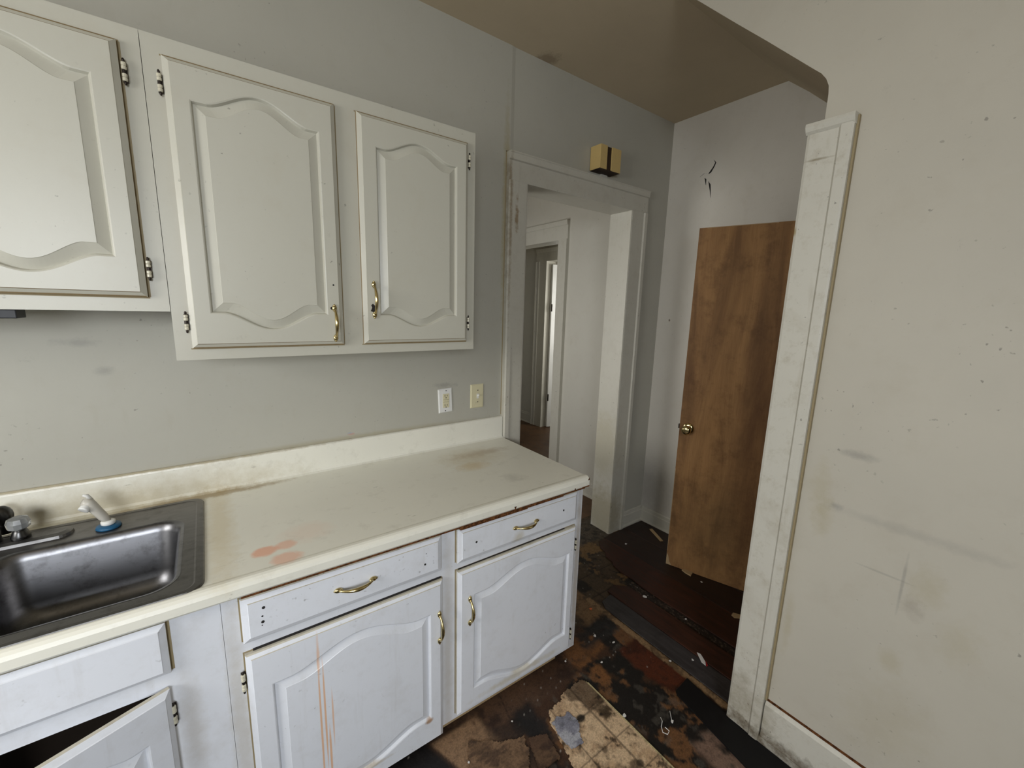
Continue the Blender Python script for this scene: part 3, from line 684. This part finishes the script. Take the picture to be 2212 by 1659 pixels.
d3_ = add_door(UC2, .7492, 1.1500, 1.4009, 2.1267, YU-.0005, (.055, .352, .096, .634, .041, .040), ['cab_up', 'edge_grime'])
for z_ in (2.061, 1.473): hinge(d2, .2735, YU, z_)
for z_ in (2.066, 1.473): hinge(d3_, 1.1575, YU, z_)
handle(d2, .655, YU-TD-.0005, 1.4715, .115); handle(d3_, .784, YU-TD-.0005, 1.550, .120)
hole(d2, .656, YU-TD-.0004, 1.592, .0028); hole(d2, .6485, YU-TD-.0004, 1.519, .005)
bm = B(); prism(bm, [(.772, 1.512), (.777, 1.524), (.774, 1.532), (.780, 1.537), (.787, 1.530), (.786, 1.52), (.793, 1.512), (.789, 1.505), (.780, 1.509)], 1, YU-TD-.0012, YU-TD-.0004); obj('torn_hole', bm, 'gap', d3_)
grime_gap(UC2, .2813, .6837, 1.4009, 2.1267, YU, sides='trb'); grime_gap(UC2, .7492, 1.15, 1.4009, 2.1267, YU, sides='trb')
bar = obj('light_fixture', boxes((-.50, -.038, -.30, -.235, 1.480, 1.5005)), 'black_plastic', bevel=.002)
tag(bar, 'black bar fixed under the shorter left upper cabinet', 'light fixture')

# ---- base cabinets
YL = -.628; ZTOP = .8195
BC1 = empty('base_cabinet', (-.17, 0, 0)); tag(BC1, 'white sink base cabinet at bottom left with its door hanging ajar', 'cabinet')
obj('body', shell(-.66, .2868, .05, ZTOP, YL, [(-.60, .158, .10, .628)], .60, top=False), ['cab_lo', 'cab_inside'], BC1)
ff = place(door_mesh(.70, .131, .020), -.5165, YL-.0005, .6765); ff = obj('false_drawer_front', ff, ['cab_lo', 'edge_lo'], BC1)
grime_gap(BC1, -.5165, .1835, .6765, .8075, YL, t=.004, sides='r')
# ajar door hinged on its right side
RZ = math.radians(22.0)
bm = door_mesh(.375, .575, .020, (.048, .325, .085, .475, .042, .042)); bmesh.ops.translate(bm, verts=bm.verts, vec=(-.375, 0, 0)); place(bm, .173, YL-.004, .063, RZ)
dj = obj('door', bm, ['cab_lo', 'edge_lo'], BC1)
for z_ in (.562, .13): hinge(dj, .1785, YL, z_, h=.06)
bm = door_mesh(.375, .575, .020, (.048, .325, .085, .475, .042, .042)); place(bm, -.60, YL-.0005, .063)
obj('door', bm, ['cab_lo', 'edge_lo'], BC1)

BC2 = empty('base_cabinet', (.916, 0, 0)); tag(BC2, 'white base cabinet with two drawers over two doors under the counter', 'cabinet')
obj('body', shell(.2876, 1.5385, .048, ZTOP, YL, [(.36, .855, .10, .60), (.97, 1.47, .10, .61), (.36, .85, .70, .79), (.98, 1.45, .70, .79)], .60, top=False), ['cab_lo', 'cab_inside'], BC2)
obj('toe_board', boxes((.30, 1.455, -.600, -.588, .002, .047)), 'raw_wood', BC2)
def drawer(x0, x1, z0, z1, holes, hx, tilt):
    bm = door_mesh(x1-x0, z1-z0, .020, bev=.016, quirk='t'); place(bm, x0, YL-.0005, z0); d = obj('drawer', bm, ['cab_lo', 'edge_lo'], BC2)
    handle(d, hx, YL-.0205, (z0+z1)/2+.002, .118, True, tilt)
    for x, z, r in holes: hole(d, x, YL-.0202, z, r)
    grime_gap(BC2, x0, x1, z0, z1, YL, sides='trl'); return d
drawer(.3261, .8781, .6779, .8048, [(.375, .768, .004), (.371, .745, .0024), (.371, .729, .004), (.369, .720, .0015), (.817, .726, .0035), (.821, .762, .0014)], .603, .02)
drawer(.9375, 1.4956, .6779, .8048, [(1.007, .741, .004), (1.413, .745, .004)], 1.221, .0)
da = add_door(BC2, .3261, .8816, .0306, .6440, YL-.0012, (.053, .509, .100, .508, .050, .048), ['cab_lo_rust', 'edge_lo'])
db = add_door(BC2, .9375, 1.4956, .0700, .6485, YL-.0012, (.0625, .521, .084, .474, .050, .048), ['cab_lo', 'edge_lo'])
handle(da, .8645, YL-.0212, .477, .120); handle(db, .9815, YL-.0212, .4875, .112)
for z_ in (.568, .12): hinge(da, .3185, YL, z_, h=.06)
for z_ in (.56, .13): hinge(db, 1.5035, YL, z_, h=.05)
obj('gap', boxes((.345, .880, YL-.004, YL-.0002, .6442, .6490), (.945, 1.44, YL-.004, YL-.0002, .6488, .6515)), 'gap', BC2)
grime_gap(BC2, .3261, .8816, .0306, .6440, YL, sides='trl'); grime_gap(BC2, .9375, 1.4956, .07, .6485, YL, sides='trl')

# ---- countertop, one moulded piece with its backsplash
CTO = empty('countertop', (.3, 0, .82)); tag(CTO, 'cream laminate countertop with an upstand, stained orange beside the sink', 'countertop')
def lip(bm, x0, x1):
    """front nosing and slab ahead of the sink"""
    P = [(-.600, .8225), (-.640, .8225), (-.640, .8205), (YF+.004, .8205), (YF, .826), (YF, .846), (YF+.003, .8545), (YF+.009, .8600), (YF+.016, .8628), (YF+.025, .8628), (YF+.036, .8600), (-.600, CT)]
    prism(bm, P, 0, x0, x1)
def back(bm, x0, x1, y0):
    P = [(y0, .8225), (-.001, .8225), (-.001, .9700), (-.006, .9735), (-.014, .9735), (-.020, .9700), (-.0215, .964), (-.0225, .874), (-.026, .866), (-.034, .861), (-.045, CT), (y0, CT)]
    prism(bm, P, 0, x0, x1)
SX0, SX1, SYF, SYB = -.60, .262, -.640, -.060
bm = B(); lip(bm, -.66, 1.5418); back(bm, .235, 1.5418, -.600); back(bm, -.66, -.575, -.600); back(bm, -.575, .235, -.075)
bmesh.ops.remove_doubles(bm, verts=bm.verts, dist=1e-5)
obj('slab', bm, 'laminate', CTO)
obj('chipped_edge_and_shade', boxes((.94, 1.22, YF+.001, -.641, .8085, .8212), (1.22, 1.40, YF+.001, -.641, .8115, .8212), (.33, .94, YF+.004, -.641, .8145, .8210), (1.40, 1.52, YF+.002, -.641, .8155, .8208)), 'particle', CTO)  # brown strip under the lip, deepened to paint in the counter's shadow
bm = B(); prism(bm, [(1.161, .8204), (1.160, .828), (1.157, .834), (1.169, .8325), (1.165, .8265), (1.1655, .8204)], 1, YF-.0005, YF+.002); obj('chip', bm, 'particle', CTO); bm = B(); prism(bm, [(1.460, .8204), (1.458, .829), (1.463, .831), (1.466, .8204)], 1, YF-.0005, YF+.002)
obj('chip', bm, 'particle', CTO); bm = B(); prism(bm, [(1.5425, .856), (1.500, .8200), (1.5425, .8200)], 1, YF+.0005, YF+.03); obj('chip', bm, 'particle', CTO)
# ---- sink, double bowl drop-in
SK = empty('kitchen_sink', (-.17, -.35, .86)); tag(SK, 'stainless steel double-bowl drop-in sink set in the left of the counter', 'sink')
def rrect(x0, x1, y0, y1, r, n=7, z=0.0):
    out = []
    for cx, cy, a in ((x1-r, y1-r, 0), (x0+r, y1-r, 90), (x0+r, y0+r, 180), (x1-r, y0+r, 270)):
        for i in range(n): t = math.radians(a+90*i/(n-1)); out.append((cx+r*math.cos(t), cy+r*math.sin(t), z))
    return out
def bowl(bx0, bx1, by0, by1):
    bm = B(); rings = []
    for d, r, z in ((-.006, .062, .8645), (0, .060, .8635), (.006, .056, .858), (.012, .056, .84), (.020, .056, .725), (.030, .056, .690), (.050, .052, .675), (.085, .045, .670)):
        rings.append([bm.verts.new(p) for p in rrect(bx0+d, bx1-d, by0+d, by1-d, r, 9, z)])
    for a, c in zip(rings, rings[1:]):
        m = len(a)
        for i in range(m): bm.faces.new((a[i], a[(i+1) % m], c[(i+1) % m], c[i]))
    bm.faces.new(rings[-1])
    o = obj('bowl', bm, 'steel', SK, smooth=True)
    bm = B(); lathe(bm, [(.042, 0), (.042, .002), (.032, .0025), (.028, -.004), (.001, -.004)], ((bx0+bx1)/2, (by0+by1)/2, .6705), seg=24); obj('drain', bm, 'chrome', o)
BW = ((-.185, .208, -.592, -.203), (-.545, -.215, -.592, -.203))
for b_ in BW: bowl(*b_)
bm = B()   # deck: rim between outline and bowls, stepped bead
outer = rrect(SX0, SX1, SYF, SYB, .04, 9)
def ringv(x0, x1, y0, y1, r, z): return [bm.verts.new(p) for p in rrect(x0, x1, y0, y1, r, 9, z)]
A0 = ringv(SX0, SX1, SYF, SYB, .04, .8603); A1 = ringv(SX0+.003, SX1-.003, SYF+.003, SYB-.003, .038, .8650); A2 = ringv(SX0+.018, SX1-.018, SYF+.012, SYB-.018, .03, .8660)
A3 = ringv(SX0+.022, SX1-.022, SYF+.016, SYB-.022, .028, .8640)
def br(a, c):
    m = len(a)
    for i in range(m): bm.faces.new((a[i], a[(i+1) % m], c[(i+1) % m], c[i]))
br(A0, A1); br(A1, A2); br(A2, A3)
def outline(x0, x1, y0, y1, rl, rr_, z, n=9):
    out = []
    for cx, cy, a, r in ((x1-rr_, y1-rr_, 0, rr_), (x0+rl, y1-rl, 90, rl), (x0+rl, y0+rl, 180, rl), (x1-rr_, y0+rr_, 270, rr_)):
        for i in range(n): t = math.radians(a+90*i/(n-1)); out.append((cx+r*math.cos(t), cy+r*math.sin(t), z))
    return [bm.verts.new(p) for p in out]
for (bx0, bx1, by0, by1), (ox0, ox1, rl, rr_) in zip(BW, ((-.20, SX1-.022, .0004, .028), (SX0+.022, -.20, .028, .0004))):
    br(outline(ox0, ox1, SYF+.016, SYB-.022, rl, rr_, .8640), outline(bx0-.004, bx1+.004, by0-.004, by1+.004, .062, .062, .8640))
obj('rim', bm, 'steel_deck', SK)
# faucet
FC = empty('faucet', (-.17, -.125, .864)); tag(FC, 'two-handle chrome faucet on the sink deck at the left edge', 'faucet')
bm = B()
for z_, r_, d_ in ((0, 1, 0),):
    r0 = [bm.verts.new(p) for p in rrect(-.305, -.042, -.165, -.100, .032, 8, .8642)]; r1 = [bm.verts.new(p) for p in rrect(-.303, -.044, -.163, -.102, .030, 8, .872)]; r3 = [bm.verts.new(p) for p in rrect(-.290, -.057, -.150, -.115, .017, 8, .876)]
    br(r0, r1); br(r1, r3); bm.faces.new(r3)
obj('base_plate', bm, 'steel_deck', FC)
for hx in (-.145, -.245):
    bm = B(); lathe(bm, [(.020, 0), (.020, .010), (.015, .022), (.012, .030)], (hx, -.132, .874), seg=16); hh = obj('valve', bm, 'dark_chrome', FC, smooth=True)
    bm = B(); lathe(bm, [(.013, 0), (.022, .006), (.024, .020), (.020, .032), (.010, .036)], (hx, -.132, .902), seg=10); obj('knob', bm, 'clear', hh)
    bm = B(); lathe(bm, [(.006, 0), (.010, .004), (.010, .018), (.006, .021)], (hx+.006, -.142, .906), seg=12); obj('knob_insert', bm, 'chrome', hh)
bm = B(); tube(bm, [(-.195, -.130, .872), (-.195, -.130, .93), (-.195, -.15, .955), (-.195, -.20, .965), (-.195, -.27, .955), (-.195, -.29, .935)], [.017, .014, .012, .011, .010, .010], 14); obj('spout', bm, 'dark_chrome', FC, smooth=True)
bm = B(); ellipsoid(bm, (-.188, -.07, .925), (.022, .022, .030)); tube(bm, [(-.188, -.07, .875), (-.188, -.07, .92)], [.015, .010], 12); obj('diverter', bm, 'dark_chrome', FC, smooth=True)
# sprayer
SP = empty('sink_sprayer', (.034, -.157, .864)); tag(SP, 'small off-white pull-out sprayer in a blue collar on the sink deck', 'sprayer')
bm = B(); lathe(bm, [(.027, 0), (.029, .002), (.027, .008), (.018, .010)], (.034, -.157, .8645), seg=24); obj('collar', bm, 'blue_plastic', SP, smooth=True)
bm = B(); lathe(bm, [(.013, 0), (.0165, .003), (.0165, .011), (.012, .014)], (.034, -.157, .8740), seg=20); obj('base_ring', bm, 'white_plastic', SP, smooth=True)
a0 = Vector((.034, -.157, .884)); a1 = Vector((.002, -.165, .952))
bm = B(); tube(bm, [a0, a0.lerp(a1, .25), a0.lerp(a1, .55), a0.lerp(a1, .8), a1, a1+Vector((-.012, -.004, .008))], [.0085, .0120, .0125, .0135, .0145, .010], 16); obj('grip', bm, 'grey_plastic', SP, smooth=True)
hd = Vector((-.45, -.65, -.62)).normalized(); bm = B(); lathe(bm, [(.0085, -.012), (.011, .006), (.0125, .016), (.0125, .020), (.0095, .0205)], a1+Vector((-.002, 0, -.002)), axis=hd, seg=18); obj('nozzle', bm, 'white_plastic', SP, smooth=True)
bm = B(); tube(bm, [a1+Vector((.004, .008, .006)), a1+Vector((-.002, .004, .022)), a1+Vector((-.010, .001, .026))], [.006, .005, .003], 10); obj('trigger', bm, 'white_plastic', SP, smooth=True)

# ---- outlet, switch, chime
def plate(parent, cx, cz, w_, h_, mat, t=.006, tilt=0.0):
    bm = B(); r0 = [(-w_/2, -h_/2), (w_/2, -h_/2), (w_/2, h_/2), (-w_/2, h_/2)]
    L = []
    for d, y in ((0, 0), (0, -.002), (.005, -t)): 
        L.append([bm.verts.new(((x-math.copysign(d, x)), y, (z-math.copysign(d, z)))) for x, z in r0])
    for a, c in zip(L, L[1:]):
        for i in range(4): bm.faces.new((a[i], a[(i+1) % 4], c[(i+1) % 4], c[i]))
    bm.faces.new(L[-1]); bm.faces.new(L[0][::-1])
    bmesh.ops.rotate(bm, verts=bm.verts, cent=(0, 0, 0), matrix=Matrix.Rotation(tilt, 3, 'Y'))
    bmesh.ops.translate(bm, verts=bm.verts, vec=(cx, -.003, cz)); return obj('cover_plate', bm, mat, parent)
def disc(cx, y, cz, r, d=.0006):
    bm = B(); lathe(bm, [(r, 0), (r, d)], (cx, y, cz), axis=(0, -1, 0), seg=12); return bm
OC = empty('electrical_outlet', (1.217, -.003, 1.09)); tag(OC, 'white-plated wall outlet with ivory sockets above the upstand', 'outlet')
plate(OC, 1.217, 1.090, .074, .117, 'white_plastic', tilt=-.045)
OX, OZ, OY = 1.218, 1.090, -.009
rc = obj('receptacle', boxes((OX-.0165, OX+.0165, OY-.002, OY+.001, OZ-.034, OZ+.034)), 'ivory_plastic', OC, bevel=.001)
bm = B()
for s in (1, -1):
    for dx, hh in ((-.006, .0045), (.006, .0035)): box(bm, OX+dx-.0011, OX+dx+.0011, OY-.0026, OY-.0018, OZ+s*.023-hh+.002, OZ+s*.023+hh+.002)
    lathe(bm, [(.0026, 0), (.0026, .0007)], (OX, OY-.002, OZ+s*.023-.008), axis=(0, -1, 0), seg=10)
for dz in (-.006, .006): box(bm, OX-.015, OX+.015, OY-.0024, OY-.0018, OZ+dz-.0004, OZ+dz+.0004)
obj('slots', bm, 'gap', rc)
obj('test_button', boxes((OX-.010, OX+.010, OY-.0035, OY-.001, OZ+.0008, OZ+.0046), (OX-.010, OX+.010, OY-.0035, OY-.001, OZ-.0046, OZ-.0008)), 'ivory_plastic', rc)
for dz in (-.0485, .0485): obj('screw', disc(OX-.001+dz*.04, OY-.0005, OZ+dz, .0026), 'gap', OC)
SW = empty('light_switch', (1.394, -.003, 1.095)); tag(SW, 'ivory wall switch plate with a white toggle, right of the outlet', 'switch')
plate(SW, 1.394, 1.095, .076, .121, 'ivory_plastic')
for dz in (-.030, .030): obj('screw', disc(1.396, -.0095, 1.095+dz, .0028), 'gap', SW)
obj('toggle_slot', boxes((1.390, 1.402, -.0098, -.009, 1.083, 1.107)), 'white_plastic', SW)
bm = B(); tube(bm, [(1.396, -.008, 1.096), (1.396, -.016, 1.100), (1.397, -.022, 1.103)], [.0048, .0045, .0036], 10); obj('toggle', bm, 'white_plastic', SW)
CH = empty('door_chime', (2.186, 0, 2.294)); tag(CH, 'small yellowed box with a dark centre slot on the wall above the doorway', 'door chime')
cx0, cx1, cz0, cz1 = 2.104, 2.268, 2.294, 2.414
obj('housing', boxes((cx0+.003, cx1-.003, -.074, -.0005, cz0+.003, cz1-.002)), 'chime_dark', CH)
obj('cover', boxes((cx0, cx0+.053, -.080, -.004, cz0, cz1)), 'chime', CH, bevel=.001); obj('cover', boxes((cx1-.074, cx1, -.080, -.004, cz0, cz1)), 'chime', CH, bevel=.001)
obj('chime_base', boxes((cx0+.001, cx1-.001, -.078, -.004, cz0-.0015, cz0+.002)), 'chime_dark', CH)
obj('bracket', boxes((2.19, 2.24, -.012, -.0005, cz0-.020, cz0)), 'trim', CH)

# ------------------------------------------------------------------ floor coverings and litter
def inpoly(px, py, poly):
    r = np.zeros(px.shape, bool); n = len(poly)
    for i in range(n):
        x1, y1 = poly[i]; x2, y2 = poly[(i+1) % n]
        c = ((y1 > py) != (y2 > py)) & (px < (x2-x1)*(py-y1)/(y2-y1+1e-12)+x1); r ^= c
    return r
def floorboard(poly, z, mat, label, top=.007):
    bm = B(); prism(bm, poly, 2, 0.0022, top); o = obj('floorboard', bm, mat, bevel=.0012)
    c = Vector((sum(p[0] for p in poly)/len(poly), sum(p[1] for p in poly)/len(poly), 0)); o.data.transform(Matrix.Translation(-c)); o.location = c
    return tag(o, label, 'floorboard')
XE = XF-.028
floorboard([(1.882, -.515), (1.906, -.470), (1.990, -.455), (1.990, -1.9), (1.882, -1.9)], 0, 'board_grey', 'charcoal board beside the tan strip, nearest the partition wall')
floorboard([(1.994, -.430), (2.062, -.415), (2.126, -.47), (2.126, -1.9), (1.994, -1.9)], 0, 'board_red', 'red-brown board between the charcoal board and the line of debris', .009)
floorboard([(2.186, -.50), (2.197, -.44), (2.192, -.36), (2.206, -.29), (2.232, -.262), (2.240, -.20), (2.276, -.165), (2.285, -.115), (2.340, -.050), (2.400, -.060), (2.40, -1.9), (2.186, -1.9)], 0, 'board_red', 'dark board just beyond the line of debris', .0085)
floorboard([(2.402, -.040), (2.615, -.036), (2.615, -1.9), (2.402, -1.9)], 0, 'board_dark', 'near-black board running under the open wooden door', .008)
floorboard([(2.617, -.036), (XE, -.036), (XE, -1.9), (2.617, -1.9)], 0, 'board_dark', 'near-black board along the far alcove wall', .0085)
# tan tile-pattern vinyl sheet with torn corner
VP = [(1.486, -.784), (1.470, -.752), (1.44, -.742), (1.40, -.757), (1.365, -.748), (1.33, -.772), (1.295, -.768), (1.262, -.79), (1.24, -.82), (1.232, -.87), (1.222, -.93), (1.20, -.99), (1.17, -1.1), (1.15, -1.3), (1.486, -1.42)]
def vm(x, y): 
    wx = x+(fbm(x, y, 45, 4, 2.)-.5)*.030*(1-sst(x, 1.43, 1.47)); wy = y+(fbm(x, y, 45, 4, 6.)-.5)*.030
    return inpoly(wx, wy, VP)
def vc(x, y):
    n1 = fbm(x, y, 9, 6, 31.); n2 = fbm(x, y, 26, 6, 51.)
    col = np.zeros(x.shape+(3,))+rgb(206, 178, 144); col = lay(col, sst(n2, .42, .62)*.55, rgb(156, 124, 92))
    col = lay(col, grout(x, y, 1.398, -.868, .125, .0035, .0)*.75, rgb(96, 80, 64))
    d = sst(x-1.486+.075+(n2-.5)*.10, 0, .03)*(1-sst(x, 1.468, 1.476))*sst(-y, .83, .90)*(1-sst(-y, 1.02, 1.06))
    col = lay(col, d*sst(n2, .40, .55)*.9, rgb(48, 36, 20)); 
    col = lay(col, sst(n1, .53, .63)*.8, rgb(66, 48, 32)); col = lay(col, sst(n2, .64, .70)*.8, rgb(34, 26, 20))
    col = lay(col, (1-sst(np.hypot(x-1.345, (y+.868)*1.3), .014, .024))*.95, rgb(22, 18, 14))
    col = lay(col, (1-sst(np.hypot(x-1.40, y+1.10), .010, .016))*.8, rgb(46, 34, 20))
    col = lay(col, sst(x, 1.477, 1.480), rgb(190, 176, 132))
    return col
vs = grid_mesh('vinyl_flooring_sheet', np.arange(1.10, 1.488, .004), np.arange(-1.45, -.73, .004), .0075, vc, vm, .006, 'tile', wob=.002)
tag(vs, 'torn corner of tan tile-patterned vinyl flooring on the black adhesive', 'vinyl flooring')
def scrap(name, poly, z, t, mat, label, cat, group=None, colf=None, tilt=(0, 0)):
    bm = B(); c = Vector((sum(p[0] for p in poly)/len(poly), sum(p[1] for p in poly)/len(poly), z))
    prism(bm, [(p[0]-c.x, p[1]-c.y) for p in poly], 2, 0, t)
    o = obj(name, bm, mat); o.location = c; o.rotation_euler = (tilt[0], tilt[1], 0); return tag(o, label, cat, group)
bm = B()
mat_ = scrap('rubber_mat', [(1.742, -1.020), (1.752, -1.008), (1.846, -1.000), (1.814, -1.26), (1.814, -2.1), (1.585, -2.1), (1.690, -1.31)], .0035, .006, 'rubber', 'black rubber strip lying along the foot of the partition wall', 'mat')
def patch(name, poly, z, cols, label, cat, res=.004, rag=.02, seed=1., thick=.003):
    xs = [p[0] for p in poly]; ys = [p[1] for p in poly]
    m = lambda x, y: inpoly(x+(fbm(x, y, 45, 4, seed)-.5)*rag, y+(fbm(x, y, 45, 4, seed+4)-.5)*rag, poly)
    def cf(x, y):
        n = fbm(x, y, 22, 6, seed+9); n0 = fbm(x*.3+y*.1, y, 60, 4, seed+2); c = np.zeros(x.shape+(3,))+rgb(*cols[0]); c = lay(c, sst(n, .42, .62)*.8, rgb(*cols[1])); c = lay(c, sst(n0, .5, .62)*.6, rgb(*cols[2])); return c
    o = grid_mesh(name, np.arange(min(xs)-.02, max(xs)+.02, res), np.arange(min(ys)-.02, max(ys)+.02, res), z, cf, m, thick, 'tile', wob=.003)
    return tag(o, label, cat)
patch('paper_scrap', [(1.245, -.822), (1.275, -.812), (1.30, -.83), (1.322, -.822), (1.328, -.87), (1.300, -.905), (1.285, -.94), (1.235, -.93), (1.232, -.87)], .0110, [(150, 150, 160), (120, 120, 132), (185, 185, 190)], 'grey-blue scrap stuck to the corner of the tan vinyl', 'scrap', rag=.012, seed=3., thick=.0025)
patch('vinyl_scrap', [(.955, -.700), (1.06, -.775), (1.13, -.80), (1.09, -.88), (1.02, -.96), (.90, -.90), (.90, -.79)], .0080, [(122, 96, 72), (98, 76, 56), (64, 48, 38)], 'brown curling vinyl scrap in front of the left base door', 'vinyl scrap', seed=7., thick=.006)
patch('vinyl_scrap', [(1.135, -.812), (1.20, -.838), (1.185, -.93), (1.10, -.92)], .0075, [(84, 62, 46), (58, 42, 32), (104, 80, 58)], 'small dark brown vinyl scrap left of the tan vinyl corner', 'vinyl scrap', seed=9., thick=.005, rag=.008)
def chip_poly(cx, cy, r, n=6, sd=0, ex=1.0, ang=0.0):
    rr = random.Random(sd); P = []
    for k in range(n):
        a = 2*PI*k/n+rr.uniform(-.3, .3); q = r*rr.uniform(.6, 1.15); x, y = q*math.cos(a)*ex, q*math.sin(a)
        P.append((cx+x*math.cos(ang)-y*math.sin(ang), cy+x*math.sin(ang)+y*math.cos(ang)))
    return P
def chip(name, cx, cy, r, label, mat='chip', cat='debris', z=.004, t=.002, ex=1.0, ang=0.0, sd=0, group=None, tilt=(0, 0)):
    if name == 'plaster_chip': r *= .68; t *= .7
    return scrap(name, chip_poly(cx, cy, r, 6, sd or int(cx*1000), ex, ang), z, t, mat, label, cat, group, tilt=tilt)
chip('plaster_chip', 1.699, -.612, .013, 'squarish white chip on the floor past the corner of the base cabinet', z=.004, tilt=(.1, .1))
chip('plaster_chip', 1.742, -.690, .010, 'thin white sliver on the black adhesive near the tan strip', ex=1.2, ang=.2, z=.004, t=.0015)
chip('plaster_chip', 2.461, -.179, .013, 'white chip alone on the dark boards near the doorway', ex=1.3, ang=-.6, z=.0095)
chip('plaster_chip', 2.128, -.575, .014, 'largest white flake in the line of debris between the boards', ex=1.7, ang=-1.0, z=.0090)
chip('plaster_chip', 2.160, -.800, .008, 'white flake at the near end of the line of debris', z=.0090)
chip('plaster_chip', 1.955, -.960, .009, 'white crumb on the charcoal board beside the red and white paper', z=.0075)
chip('plaster_chip', 1.868, -.905, .008, 'white crumb on the tan strip beside the charcoal board', z=.005)
chip('plaster_chip', 2.510, -.683, .009, 'round white crumb in front of the wooden door', z=.0085)
chip('plaster_chip', 1.625, -1.075, .010, 'white crumb on the black adhesive beside the curled thread', z=.004, t=.006)
chip('plaster_chip', 1.493, -.955, .012, 'white crumb at the straight edge of the tan vinyl', z=.0055, t=.006)
chip('plaster_chip', 1.480, -.640, .007, 'white crumb on the brown floor beside the cabinet corner', z=.004)
chip('plaster_chip', 1.610, -.735, .008, 'white crumb on the orange-brown bare patch', z=.004)
chip('plaster_chip', 1.125, -.728, .006, 'white crumb on the dark floor in front of the right base door', z=.005)
chip('plaster_chip', .915, -.765, .006, 'white crumb near the lower corner of the left base door', z=.012)
bm = None
pl = chip('plaster_lump', 2.525, -.590, .030, 'pale broken lump of plaster under the edge of the wooden door', mat='raw_wood', cat='debris', z=.0085, t=.008, ex=1.2, ang=-1.0)
chip('plaster_lump', 2.402, -.940, .026, 'tan flake on the dark boards beside the casing of the partition', mat='raw_wood', z=.0092, t=.002, ex=1.5, ang=-1.0)
chip('orange_scrap', 1.815, -.475, .008, 'tiny orange scrap at the end of the charcoal board', mat='orange', z=.006, ex=1.3)
scrap('wood_splinter', [(2.755, -.150), (2.775, -.158), (2.700, -.300), (2.682, -.290)], .0100, .004, 'raw_wood', 'thin brown strip of wood on the boards left of the wooden door', 'splinter')
ps = scrap('paper_scrap', [(2.005, -.950), (2.012, -.965), (1.990, -1.000), (1.972, -1.012), (1.972, -.992)], .0105, .0012, 'chip', 'pointed white and red scrap of paper on the boards near the partition', 'paper scrap', tilt=(.06, .04))
bm = B(); prism(bm, [(1.996, -.998), (1.972, -1.0125), (1.968, -1.018), (1.980, -1.018)], 2, .0120, .0126); obj('red_print', bm, 'red', ps)
bm = B(); tube(bm, [(1.602, -1.040, .006), (1.590, -1.055, .012), (1.570, -1.065, .010), (1.558, -1.080, .007), (1.565, -1.095, .008), (1.580, -1.092, .010), (1.578, -1.075, .012)], .0014, 6); o = obj('thread', bm, 'chip'); tag(o, 'curled white thread on the black adhesive', 'thread')
bm = B(); tube(bm, [(1.655, -1.045, .006), (1.640, -1.058, .010), (1.625, -1.072, .008)], .0012, 6); o = obj('thread', bm, 'chip'); tag(o, 'short straight white thread beside the curled one', 'thread')
